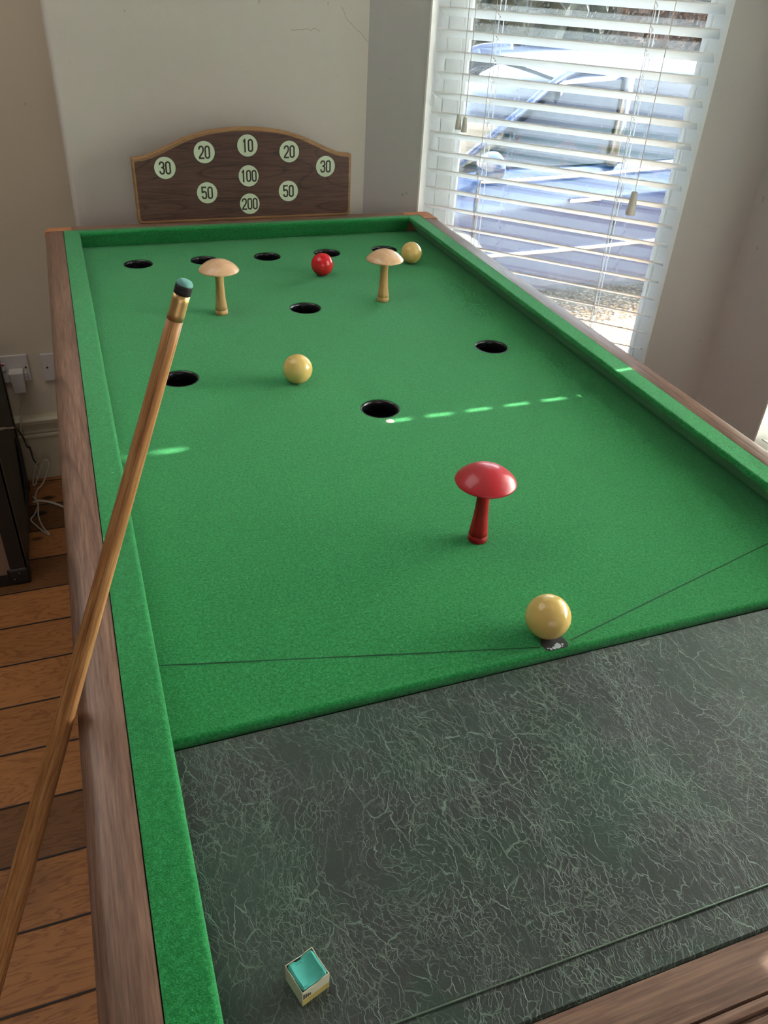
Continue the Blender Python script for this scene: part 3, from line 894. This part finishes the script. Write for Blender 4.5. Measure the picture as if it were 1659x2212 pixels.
obj('corner_cap', cap_mesh(0.409, -1, YN2), M['cap'], tbl)
obj('corner_cap', cap_mesh(0.391, 1, 1.452), M['cap'], tbl)

# leatherette panel with a folded front strip
ZP = -0.005
bm = bmesh.new()
yz = [(YP + 0.0, ZP - 0.012), (YP, ZP - 0.002), (YP - 0.002, ZP), (-0.2445, ZP), (-0.2465, ZP - 0.0003), (-0.2475, ZP - 0.0016), (-0.2485, ZP - 0.0014), (-0.2500, ZP - 0.0010), (YE + 0.003, ZP - 0.0014), (YE + 0.001, ZP - 0.003), (YE + 0.001, ZP - 0.012)]
nx = 2
for a, b in zip(yz, yz[1:]):
    q = [bm.verts.new((x, y, z)) for (y, z), x in ((a, -TW - 0.028), (a, TW + 0.028), (b, TW + 0.028), (b, -TW - 0.028))]
    bm.faces.new(q)
bmesh.ops.remove_doubles(bm, verts=bm.verts, dist=1e-6)
bm.faces.new([v for v in sorted([v for v in bm.verts if v.co.x < 0], key=lambda v: (v.co.y, v.co.z))][:0] or [bm.verts.new((-TW, YP, -0.03)), bm.verts.new((TW, YP, -0.03)), bm.verts.new((TW, YE, -0.03)), bm.verts.new((-TW, YE, -0.03))])
obj('leatherette_panel', bm, M['leather'], tbl)
bm = bmesh.new(); tube(bm, [(-TW - 0.02, -0.2465, ZP - 0.0002), (TW + 0.02, -0.2465, ZP - 0.0002)], 0.0006, 8)
obj('fold_ridge', bm, M['fold'], tbl, smooth=True)
obj('panel_seam', B(-TW, TW, YP + 0.0002, YF - 0.0002, -0.03, -0.011), M['gap'], tbl)

# front rail of the table with reeded outer edge
pf = [(0.0, -0.20), (0.0, ZP + 0.0005), (0.0345, ZP + 0.0008)]
y_ = 0.0355
for k in range(5):
    pf += [(y_, ZP - 0.0028 - 0.002 * k)] + [(y_ + 0.0045 - 0.0045 * math.cos(a), ZP - 0.001 - 0.0022 * k + 0.0030 * math.sin(a)) for a in (PI / 4, PI / 2, 3 * PI / 4)] + [(y_ + 0.009, ZP - 0.0045 - 0.0022 * k)]
    y_ += 0.010
pf += [(y_ + 0.004, -0.03), (y_ + 0.004, -0.20)]
bm = bmesh.new(); extrude_profile(bm, pf, (-TW3, YE - 0.0008, 0), (TW3, YE - 0.0008, 0), (0, -1, 0), (0, 0, 1))
obj('front_rail', bm, M['walnut_x'], tbl)
# cabinet and legs
obj('cabinet', B(-0.445, 0.445, YE + 0.004, 1.50, -0.33, -0.065), M['walnut'], tbl, bevel=0.004)
for sx in (-1, 1):
    for y in (YE + 0.06, 1.42):
        bm = bmesh.new(); box(bm, sx * 0.40 - 0.035, sx * 0.40 + 0.035, y - 0.035, y + 0.035, -H, -0.33)
        for v in bm.verts:
            if v.co.z < -0.6: v.co.x = sx * 0.40 + (v.co.x - sx * 0.40) * 0.7; v.co.y = y + (v.co.y - y) * 0.7
        obj('leg', bm, M['walnut'], tbl, bevel=0.003)


# baulk lines, spots
def flat_strip(pts, w, z):
    bm = bmesh.new()
    P = [Vector((x, y, 0)) for x, y in pts]
    L, R = [], []
    for i, p in enumerate(P):
        if i == 0: d = (P[1] - P[0]).normalized(); n = Vector((-d.y, d.x, 0)); k = 1
        elif i == len(P) - 1: d = (P[-1] - P[-2]).normalized(); n = Vector((-d.y, d.x, 0)); k = 1
        else:
            d1 = (p - P[i - 1]).normalized(); d2 = (P[i + 1] - p).normalized(); n1 = Vector((-d1.y, d1.x, 0)); n2 = Vector((-d2.y, d2.x, 0))
            n = (n1 + n2).normalized(); k = min(2.0, 1 / max(0.3, n.dot(n1)))
        L.append(bm.verts.new(p + n * w / 2 * k + Vector((0, 0, z)))); R.append(bm.verts.new(p - n * w / 2 * k + Vector((0, 0, z))))
    for i in range(len(P) - 1): bm.faces.new([L[i], L[i + 1], R[i + 1], R[i]])
    return bm


obj('baulk_line', flat_strip([(-0.392, 0.125), (-0.018, 0.0375)], 0.0017, 0.00025), M['line'], tbl)
obj('baulk_line', flat_strip([(0.018, 0.0375), (0.392, 0.1275)], 0.0017, 0.00025), M['line'], tbl)


def disc_poly(cx, cy, r, z, n=28, ymin=None, jag=0.0):
    bm = bmesh.new(); pts = []
    for k in range(n):
        a = 2 * PI * k / n; rr = r * (1 + random.uniform(-jag, jag)); y = cy + rr * math.sin(a)
        if ymin is not None and y < ymin: y = ymin
        pts.append(bm.verts.new((cx + rr * math.cos(a), y, z)))
    bm.faces.new(pts); bmesh.ops.remove_doubles(bm, verts=bm.verts, dist=1e-5); return bm


obj('grey_spot', disc_poly(0.0005, 0.537, 0.0066, 0.0004), M['spot'], tbl)
sp = obj('black_spot', disc_poly(-0.001, 0.038, 0.0142, 0.00045, 40, YF + 0.002, 0.03), M['patch'], tbl)
for cx, cy, r in ((0.001, 0.0335, 0.0036), (0.0015, 0.0365, 0.002), (-0.004, 0.0325, 0.0022), (-0.0085, 0.0315, 0.0016), (-0.011, 0.0335, 0.0010), (0.0068, 0.0345, 0.0012), (0.0052, 0.0318, 0.001)):
    obj('worn_mark', disc_poly(cx, cy, r, 0.0007, 9, YF + 0.0025, 0.35), M['worn'], sp)

# ---------------------------------------------------------------- score board
BX0, BX1, BY = -0.262, 0.251, 1.5125
bc, bh = (BX0 + BX1) / 2, (BX1 - BX0) / 2
board = thing('score_board', 'arched walnut score board with pale green number discs standing on the far rail', 'scoreboard', (bc, BY + 0.008, TH))
KN = [(0, 1.0), (0.12, 0.985), (0.3, 0.905), (0.44, 0.775), (0.55, 0.625), (0.65, 0.45), (0.77, 0.225), (0.87, 0.07), (0.93, 0.015), (1.0, 0.0)]


def arch(u):
    u = abs(u)
    for (a, fa), (b, fb) in zip(KN, KN[1:]):
        if u <= b:
            t = (u - a) / (b - a); return fa + (fb - fa) * t
    return 0


def board_outline(inset, cr=0.008):
    x0, x1 = -bh + inset, bh - inset; z0, zs, zt = TH + inset, 0.180 - inset, 0.2405 - inset
    pts = [(x0 + cr - cr * math.cos(a), z0 + cr - cr * math.sin(a)) for a in [PI / 2 * k / 5 for k in range(6)]]
    pts += [(x1 - cr + cr * math.sin(a), z0 + cr - cr * math.cos(a)) for a in [PI / 2 * k / 5 for k in range(6)]]
    top = []
    raw = [arch(-1 + 2 * k / 120) for k in range(121)]
    for _ in range(6): raw = [raw[0]] + [(raw[i - 1] + raw[i] * 2 + raw[i + 1]) / 4 for i in range(1, 120)] + [raw[-1]]
    for k in range(121):
        u = -1 + 2 * k / 120
        top.append((u * (bh - inset) * (1 - 0.0), zs + (zt - zs) * raw[k]))
    top[0] = (top[0][0] + 0.0015, top[0][1]); top[-1] = (top[-1][0] - 0.0015, top[-1][1])
    pts += [(x1, zs - 0.002)] + list(reversed(top)) + [(x0, zs - 0.002)]
    return pts


def plate(layers, tilt=0):
    """stack of outlines (inset, y)"""
    bm = bmesh.new(); rings = []
    for ins, y in layers: rings.append([bm.verts.new((bc + x, y, z)) for x, z in board_outline(ins)])
    for A, Bq in zip(rings, rings[1:]):
        for k in range(len(A)): bm.faces.new([A[k], A[(k + 1) % len(A)], Bq[(k + 1) % len(A)], Bq[k]])
    bm.faces.new(rings[0]); bm.faces.new(rings[-1]); return bm


obj('backing', plate([(0.003, BY + 0.022), (0.0, BY + 0.020), (0.0, BY + 0.0035), (0.0012, BY + 0.0012), (0.0035, BY + 0.0003)]), M['mdf'], board)
obj('face_veneer', plate([(0.0062, BY + 0.0004), (0.0067, BY - 0.0002)]), M['panel'], board)

# condensed numerals drawn as strokes in a 0.46 x 1 cell
HALF = 0.23


def glyph(ch):
    q = lambda cx, cy, rx, ry, a0, a1, n=8: [(cx + rx * math.cos(math.radians(a0 + (a1 - a0) * k / n)), cy + ry * math.sin(math.radians(a0 + (a1 - a0) * k / n))) for k in range(n + 1)]
    w, r = 0.155, 0.16
    if ch == '0':
        return [q(0, 1 - 0.075 - r, w, r, 0, 180) + q(0, 0.075 + r, w, r, 180, 360) + [(w, 1 - 0.075 - r), (w * 0.99, 1 - 0.07 - r)]]
    if ch == '1':
        return [[(0.03, 0.0), (0.03, 1.0)], [(0.05, 0.90), (-0.02, 0.83), (-0.10, 0.80)]]
    if ch == '2':
        return [[(-w, 0.70)] + q(0, 1 - 0.075 - r, w, r, 180, 0) + [(w, 0.66), (0.13, 0.55), (0.04, 0.40), (-0.08, 0.25), (-w, 0.13), (-w, 0.075)], [(-w - 0.06, 0.065), (w + 0.06, 0.065)]]
    if ch == '3':
        return [[(-w, 0.72)] + q(0, 1 - 0.075 - r, w, r, 180, 0) + [(w, 0.66)] + q(0.0, 0.66, w, 0.13, 0, -80, 5) + [(-0.04, 0.53)],
                [(-0.04, 0.53)] + q(0.0, 0.38, w, 0.15, 80, 0, 5) + q(0, 0.075 + r, w, r, 0, -180) + [(-w, 0.29)]]
    if ch == '5':
        return [[(w + 0.03, 0.93), (-w, 0.93), (-w, 0.50)], [(-w, 0.52)] + q(0, 0.44, w, 0.16, 140, 0, 6) + q(0, 0.075 + r, w, r, 0, -180) + [(-w, 0.27)]]


def numeral_bm(text, cx, cz, h, y):
    bm = bmesh.new(); adv = 0.47 * h; x = cx - adv * (len(text) - 1) / 2
    wd = 0.125 * h
    for ch in text:
        for path in glyph(ch):
            P = [Vector((x + a * h, 0, cz + (b - 0.5) * h)) for a, b in path]
            L, R = [], []
            for i, p in enumerate(P):
                if i == 0: d = P[1] - P[0]
                elif i == len(P) - 1: d = P[-1] - P[-2]
                else: d = (P[i] - P[i - 1]).normalized() + (P[i + 1] - P[i]).normalized()
                if d.length < 1e-9: d = Vector((1, 0, 0))
                d.normalize(); n = Vector((-d.z, 0, d.x))
                k = 1.0
                if 0 < i < len(P) - 1:
                    d1 = (P[i] - P[i - 1]).normalized(); k = min(1.45, 1 / max(0.3, n.dot(Vector((-d1.z, 0, d1.x)))))
                L.append(bm.verts.new(p + n * wd / 2 * k + Vector((0, y, 0)))); R.append(bm.verts.new(p - n * wd / 2 * k + Vector((0, y, 0))))
            for i in range(len(P) - 1): bm.faces.new([L[i], L[i + 1], R[i + 1], R[i]])
        x += adv
    return bm


DISCS = [('30', -0.1904, 0.1590), ('20', -0.1002, 0.1905), ('10', -0.0010, 0.2030), ('20', 0.0970, 0.1885), ('30', 0.1855, 0.1540),
         ('100', -0.0012, 0.1372), ('50', -0.1000, 0.1025), ('50', 0.0935, 0.1005), ('200', -0.0012, 0.0745)]
for tx, x, z in DISCS:
    for rr, yy, mt, nm in ((0.0243, BY - 0.0004, 'ink', 'ring'), (0.0235, BY - 0.0007, 'disc', 'disc')):
        bm = bmesh.new(); vs = [bm.verts.new((x + rr * math.cos(2 * PI * k / 48), yy, z + rr * math.sin(2 * PI * k / 48))) for k in range(48)]
        f = bm.faces.new(vs)
        r_ = bmesh.ops.extrude_face_region(bm, geom=[f])
        for g in r_['geom']:
            if isinstance(g, bmesh.types.BMVert): g.co.y += 0.0003
        if nm == 'ring': obj('disc_outline', bm, M[mt], board)
        else: d = obj('score_disc', bm, M[mt], board)
    obj('numeral', numeral_bm(tx, x, z, 0.0290 if len(tx) == 2 else 0.0275, BY - 0.0009), M['ink'], d)

# ---------------------------------------------------------------- balls and mushroom pegs
BR = 0.0238


def ball(name, x, y, mat, label, rot):
    bm = bmesh.new(); bmesh.ops.create_uvsphere(bm, u_segments=64, v_segments=40, radius=BR)
    o = obj(name, bm, mat, local=True, smooth=True); o.location = (x, y, BR + H); o.rotation_euler = rot
    return tag(o, label, 'ball')


ball('cream_ball', -0.0032, 0.0549, M['ball_cream'], 'cream ball on the black spot at the front edge of the green cloth', (0.3, 0.4, 0))
ball('cream_ball', -0.1000, 0.6998, M['ball_cream'], 'cream ball in the middle of the cloth, left of the front centre hole', (1.3, 0.9, 2))
ball('cream_ball', 0.3093, 1.2389, M['ball_cream'], 'cream ball in the far right corner beside the right wooden mushroom peg', (2.0, 0.2, 4))
ball('red_ball', 0.0866, 1.1982, M['ball_red'], 'glossy red ball near the far row of holes', (0, 0, 0))


def peg(kind, x, y, label, rotz=0.0):
    root = thing(kind + '_mushroom_peg', label, 'peg', (x, y, 0))
    root.rotation_euler = (0, 0, rotz)
    bm = bmesh.new()
    lathe(bm, [(0.0, 0.0), (0.0110, 0.0), (0.0119, 0.0008), (0.0118, 0.0075), (0.0106, 0.0083), (0.0106, 0.0088), (0.0116, 0.0094), (0.0105, 0.018), (0.0091, 0.030),
               (0.0082, 0.045), (0.0076, 0.058), (0.0078, 0.068), (0.0084, 0.076), (0.0092, 0.083), (0.0095, 0.088), (0.0, 0.088)], 40, cap=False)
    obj('stem', bm, M['red_stem' if kind == 'red' else 'peg'], root, smooth=True, local=True)
    bm = bmesh.new()
    R_ = 0.0372 if kind != 'red' else 0.0364
    pr = [(0.0, 0.0862), (0.010, 0.0860), (0.024, 0.0850), (R_ - 0.0022, 0.0832), (R_ - 0.0005, 0.0834), (R_, 0.0842)]
    for k in range(1, 17):
        rr = R_ * (1 - (k / 16) ** 1.5)
        pr.append((rr, 0.0846 + 0.0190 * (1 - (rr / R_) ** 2.1) ** 0.86))
    pr[-1] = (0.0, pr[-1][1])
    lathe(bm, pr, 56, cap=False)
    obj('cap', bm, M['red_cap' if kind == 'red' else 'peg_cap'], root, smooth=True, local=True)
    return root


peg('red', 0.0, 0.2274, 'red painted mushroom peg standing alone near the front of the cloth')
peg('wooden', -0.1638, 1.0230, 'natural wood mushroom peg on the left, behind the cue tip', 0.5)
peg('wooden', 0.1640, 1.0240, 'natural wood mushroom peg on the right, beside the far cream ball', 1.9)

# ---------------------------------------------------------------- cue
T = Vector((-0.3445, 0.0285, 0.4115)); A_ = Vector((-0.474, 0.052, 0.039))
u = (A_ - T).normalized()
Lc = (T.z + H - 0.004) / -u.z
cue = thing('cue', 'wooden cue with brass ferrule leaning over the left rail, chalked tip raised', 'cue', (T.x + u.x * Lc, T.y + u.y * Lc, T.z + u.z * Lc))
axis_up = -u
rotq = axis_up.to_track_quat('Z', 'Y')
cue.rotation_mode = 'QUATERNION'; cue.rotation_quaternion = rotq


def crad(s):  # radius at distance s from the tip end
    K = [(0, 0.00510), (0.05, 0.00535), (0.12, 0.0058), (0.29, 0.0069), (0.38, 0.0078), (0.53, 0.0098), (0.62, 0.0112), (0.9, 0.0140), (Lc, 0.0148)]
    for (a, ra), (b, rb) in zip(K, K[1:]):
        if s <= b: return ra + (rb - ra) * (s - a) / (b - a)
    return K[-1][1]


def cue_part(name, s0, s1, mat, n=12, bulge=0.0, parent=None):
    bm = bmesh.new(); pr = [(0.0, Lc - s1)]
    for k in range(n + 1):
        s = s1 + (s0 - s1) * k / n; pr.append((crad(s) + bulge, Lc - s))
    pr.append((0.0, Lc - s0))
    lathe(bm, pr, 32, cap=False)
    return obj(name, bm, mat, parent or cue, local=True)


def shade(o):
    for f in o.data.polygons: f.use_smooth = abs(f.normal.z) < 0.8
    return o


shade(cue_part('shaft', 0.0265, Lc, M['cue'], 60))
shade(cue_part('ferrule', 0.0090, 0.0265, M['brass'], 4, 0.00005))
shade(cue_part('tip_pad', 0.0030, 0.0090, M['tipblack'], 3, 0.0002))
bm = bmesh.new(); lathe(bm, [(0.0, Lc - 0.0032), (0.0052, Lc - 0.0032), (0.0050, Lc - 0.0018), (0.0041, Lc - 0.0006), (0.0026, Lc), (0.0, Lc + 0.0002)], 32, cap=False)
obj('chalked_tip', bm, M['tipchalk'], cue, local=True, smooth=True)

# ---------------------------------------------------------------- chalk cube
ch = thing('chalk_cube', 'teal cue chalk cube in worn cream and yellow paper on the leatherette', 'chalk', (-0.3331, -0.2033, ZP))
ch.rotation_euler = (0, 0, math.radians(17.7))
a = 0.0104
bm = bmesh.new(); bmesh.ops.create_grid(bm, x_segments=12, y_segments=12, size=a - 0.0004)
for v in bm.verts:
    rr = max(abs(v.co.x), abs(v.co.y)) / a
    v.co.z = 0.0195 - 0.0028 * max(0, 1 - (v.co.length / (a * 1.05)) ** 2) - (0.0012 if rr > 0.9 else 0)
    if abs(v.co.x) > a * 0.9 and abs(v.co.y) > a * 0.9: v.co.x *= 0.93; v.co.y *= 0.93
    if v.co.y > a * 0.8 and -0.004 < v.co.x < 0.001: v.co.y -= 0.0012
r_ = bmesh.ops.extrude_face_region(bm, geom=list(bm.faces))
for g in r_['geom']:
    if isinstance(g, bmesh.types.BMVert): g.co.z = 0.0008
obj('chalk', bm, M['chalk'], ch, local=True, smooth=False)
rr_ = random.Random(4)
bm = bmesh.new()
per = []
for (x0, y0), (x1, y1) in (((-a, -a), (a, -a)), ((a, -a), (a, a)), ((a, a), (-a, a)), ((-a, a), (-a, -a))):
    for k in range(8):
        t = k / 8; per.append((x0 + (x1 - x0) * t, y0 + (y1 - y0) * t))
topz = [0.0182 + rr_.uniform(-0.0009, 0.0009) for _ in per]
o1 = [bm.verts.new((x * 1.045, y * 1.045, z)) for (x, y), z in zip(per, topz)]; o0 = [bm.verts.new((x * 1.04, y * 1.04, 0.0)) for x, y in per]
i1 = [bm.verts.new((x * 0.99, y * 0.99, z)) for (x, y), z in zip(per, topz)]
n = len(per)
for k in range(n):
    bm.faces.new([o0[k], o0[(k + 1) % n], o1[(k + 1) % n], o1[k]]); bm.faces.new([o1[k], o1[(k + 1) % n], i1[(k + 1) % n], i1[k]])
wrap = obj('paper_wrapper', bm, M['paper'], ch, local=True)
bm = bmesh.new()
box(bm, -a * 1.02, a * 1.02, -a * 1.052, -a * 1.03, 0.0004, 0.0072); obj('yellow_band', bm, M['paper_yellow'], wrap, local=True)
bm = bmesh.new()
for k in range(4): box(bm, -a * 0.98 + k * 0.0016, -a * 0.98 + k * 0.0016 + 0.0011, -a * 1.054, -a * 1.03, 0.0085, 0.0150 - 0.001 * k)
obj('dark_print', bm, M['paper_dark'], wrap, local=True)

# ---------------------------------------------------------------- alcove: sockets, plug, cables, trunk
YW = 2.0
sk = thing('wall_socket', 'double wall socket with red switch mark, partly behind the trunk', 'socket', (-0.668, YW, -0.543))
obj('faceplate', B(-0.741, -0.595, YW - 0.009, YW, -0.543, -0.456), M['plastic'], sk, bevel=0.003)
bm = bmesh.new(); box(bm, -0.676, -0.660, YW - 0.0125, YW - 0.008, -0.502, -0.478); rk = obj('rocker_switch', bm, M['plastic'], sk, bevel=0.001)
obj('red_mark', B(-0.6745, -0.6625, YW - 0.0135, YW - 0.012, -0.484, -0.479), M['redlamp'], rk)
bm = bmesh.new(); tube(bm, [(-0.6045, YW - 0.010, -0.497), (-0.6045, YW - 0.0085, -0.497)], 0.003, 12); obj('screw', bm, M['screw'], sk)
s2 = thing('blank_wall_plate', 'plain white wall plate with one screw, just beside the table rail', 'wall plate', (-0.515, YW, -0.548))
obj('faceplate', B(-0.560, -0.474, YW - 0.009, YW, -0.548, -0.461), M['plastic'], s2, bevel=0.002)
for x in (-0.545, -0.488):
    bm = bmesh.new(); tube(bm, [(x, YW - 0.010, -0.504), (x, YW - 0.0085, -0.504)], 0.003, 12); obj('screw', bm, M['screw'], s2)
pl = thing('plug_adapter', 'white plug adapter in the double wall socket with a cable below', 'plug', (-0.63, YW - 0.01, -0.56))
bm = bmesh.new(); box(bm, -0.652, -0.612, YW - 0.052, YW - 0.010, -0.560, -0.496)
for v in bm.verts:
    if v.co.z < -0.55: v.co.x = -0.631 + (v.co.x + 0.632) * 0.82; v.co.y = min(v.co.y, YW - 0.014)
obj('housing', bm, M['plastic'], pl, bevel=0.002)
obj('base_plate', B(-0.658, -0.604, YW - 0.020, YW - 0.0092, -0.536, -0.508), M['plastic'], pl, bevel=0.002)
bm = bmesh.new()
tube(bm, spline([(-0.631, 1.970, -0.560), (-0.632, 1.968, -0.60), (-0.650, 1.960, -0.66), (-0.655, 1.955, -0.70), (-0.648, 1.955, -0.73), (-0.637, 1.95, -0.775), (-0.630, 1.95, -0.80)]), 0.0022, 8)
tag(obj('plug_cable', bm, M['cable'], smooth=True), 'thin white cable hanging from the plug adapter in front of the skirting', 'cable')
bm = bmesh.new()
tube(bm, spline([(-0.656, 1.80, -0.594), (-0.655, 1.88, -0.643), (-0.655, 1.93, -0.684), (-0.652, 1.95, -0.709), (-0.646, 1.95, -0.745), (-0.640, 1.948, -0.745), (-0.636, 1.94, -0.785), (-0.625, 1.93, -0.80)]), 0.0026, 8)
tag(obj('trunk_cable', bm, M['cable_dark'], smooth=True), 'dark cable running from behind the trunk down the skirting', 'cable')
bm = bmesh.new()
tube(bm, spline([(-0.657, 1.46, -0.418), (-0.657, 1.54, -0.459), (-0.657, 1.63, -0.505)]), 0.0045, 10, 0.003)
tag(obj('white_connector', bm, M['cable'], smooth=True), 'white cable end lying against the side of the trunk', 'cable')
bm = bmesh.new()
tube(bm, spline([(-0.657, 1.625, -0.5025), (-0.657, 1.72, -0.553), (-0.656, 1.80, -0.594)]), 0.0026, 8)
obj('white_lead', bm, M['cable'], bpy.data.objects['white_connector'], smooth=True)
bm = bmesh.new()
fz = -H + 0.003
tube(bm, spline([(-0.625, 1.93, -0.79), (-0.640, 1.93, -0.82), (-0.652, 1.93, -0.865), (-0.648, 1.93, fz + 0.004), (-0.636, 1.93, -0.85), (-0.612, 1.935, -0.800), (-0.598, 1.935, -0.79), (-0.596, 1.93, -0.81), (-0.620, 1.92, -0.86),
                 (-0.643, 1.90, fz), (-0.648, 1.86, fz), (-0.640, 1.82, fz), (-0.650, 1.77, fz), (-0.662, 1.74, fz), (-0.645, 1.70, fz), (-0.622, 1.66, fz), (-0.612, 1.65, fz), (-0.628, 1.69, fz), (-0.640, 1.75, fz), (-0.640, 1.81, fz + 0.006), (-0.655, 1.87, fz)], 8), 0.0024, 8)
tag(obj('coiled_cable', bm, M['cable'], smooth=True), 'looped white cable bundle on the floorboards beside the trunk', 'cable')
bm = bmesh.new()
tube(bm, spline([(-0.655, 1.835, fz + 0.001), (-0.635, 1.835, fz + 0.002), (-0.60, 1.815, fz + 0.002), (-0.56, 1.775, fz + 0.002), (-0.50, 1.72, fz + 0.002), (-0.42, 1.70, fz + 0.002)]), 0.0038, 8)
tag(obj('mains_cable', bm, M['cable'], smooth=True), 'thicker pale cable crossing the floorboards towards the table', 'cable')

tk = thing('trunk', 'old black-trimmed storage trunk with brown front panel against the alcove wall', 'trunk', (-1.10, 1.68, -H))
TX0, TX1, TY0, TY1, TZ0, TZ1 = -1.56, -0.664, 1.438, 1.925, -H + 0.003, -0.40
obj('carcass', B(TX0 + 0.004, TX1 - 0.002, TY0 + 0.004, TY1 - 0.004, TZ0 + 0.004, TZ1 - 0.004), M['trunk_side'], tk, bevel=0.004)
obj('front_panel', B(TX0 + 0.04, TX1 - 0.042, TY0 + 0.0015, TY0 + 0.006, TZ0 + 0.035, TZ0 + 0.30), M['trunk_panel'], tk)
bm = bmesh.new()
t_ = 0.004
box(bm, TX1 - 0.042, TX1, TY0, TY0 + 0.006, TZ0, TZ1); box(bm, TX0, TX0 + 0.042, TY0, TY0 + 0.006, TZ0, TZ1)
box(bm, TX0 + 0.042, TX1 - 0.042, TY0, TY0 + 0.006, TZ0, TZ0 + 0.035); box(bm, TX0 + 0.042, TX1 - 0.042, TY0, TY0 + 0.006, TZ0 + 0.30, TZ1)
obj('front_trim', bm, M['trunk_black'], tk)
bm = bmesh.new()
box(bm, TX1 - 0.004, TX1 + 0.001, TY0, TY0 + 0.018, TZ0, TZ1); box(bm, TX1 - 0.004, TX1 + 0.001, TY1 - 0.02, TY1, TZ0, TZ1)
box(bm, TX1 - 0.004, TX1 + 0.001, TY0, TY1, TZ1 - 0.03, TZ1)
obj('side_trim', bm, M['trunk_black'], tk)
bm = bmesh.new(); box(bm, TX1 - 0.052, TX1 + 0.003, TY0 - 0.003, TY0 + 0.05, TZ0 - 0.001, TZ0 + 0.052); cb = obj('corner_bracket', bm, M['trunk_black'], tk, bevel=0.008, seg=4)
for x, z in ((-0.70, 0.018), (-0.685, 0.036)):
    bm = bmesh.new(); bmesh.ops.create_uvsphere(bm, u_segments=12, v_segments=8, radius=0.004); bmesh.ops.translate(bm, verts=bm.verts, vec=(x, TY0 - 0.003, TZ0 + z)); obj('rivet', bm, M['steel'], cb, smooth=True)
bm = bmesh.new(); tube(bm, spline([(TX1, 1.86, -0.66), (TX1 + 0.004, 1.84, -0.69), (TX1 + 0.006, 1.80, -0.74), (TX1 + 0.004, 1.76, -0.79), (TX1, 1.74, -0.82)]), 0.008, 8)
obj('side_handle', bm, M['trunk_black'], tk, smooth=True)


# hairline cracks in the plaster, thin filled grooves on the wall surface
def crack(pts, w, name, mat, parent_struct):
    bm = bmesh.new(); tube(bm, spline(pts, 5), w, 5)
    o = obj(name, bm, mat); o['kind'] = 'structure'; return o


M['crack'] = plain('plaster_crack', srgb(132, 124, 114), 0.9)
rc = random.Random(11)


def jit(p0, p1, n, amp, nrm=(0, 0, 0)):
    p0, p1 = Vector(p0), Vector(p1); o = []
    for k in range(n + 1):
        t = k / n; p = p0.lerp(p1, t); o.append(p + Vector((rc.uniform(-1, 1) * amp * 0.6, 0, rc.uniform(-1, 1) * amp)))
    return o


crack(jit((0.142, 1.6599, 0.4225), (0.212, 1.6599, 0.425), 7, 0.004), 0.00035, 'trim_3', M['crack'], None)
crack(jit((0.262, 1.6599, 0.47), (0.333, 1.6599, 0.401), 8, 0.004), 0.00035, 'trim_4', M['crack'], None)
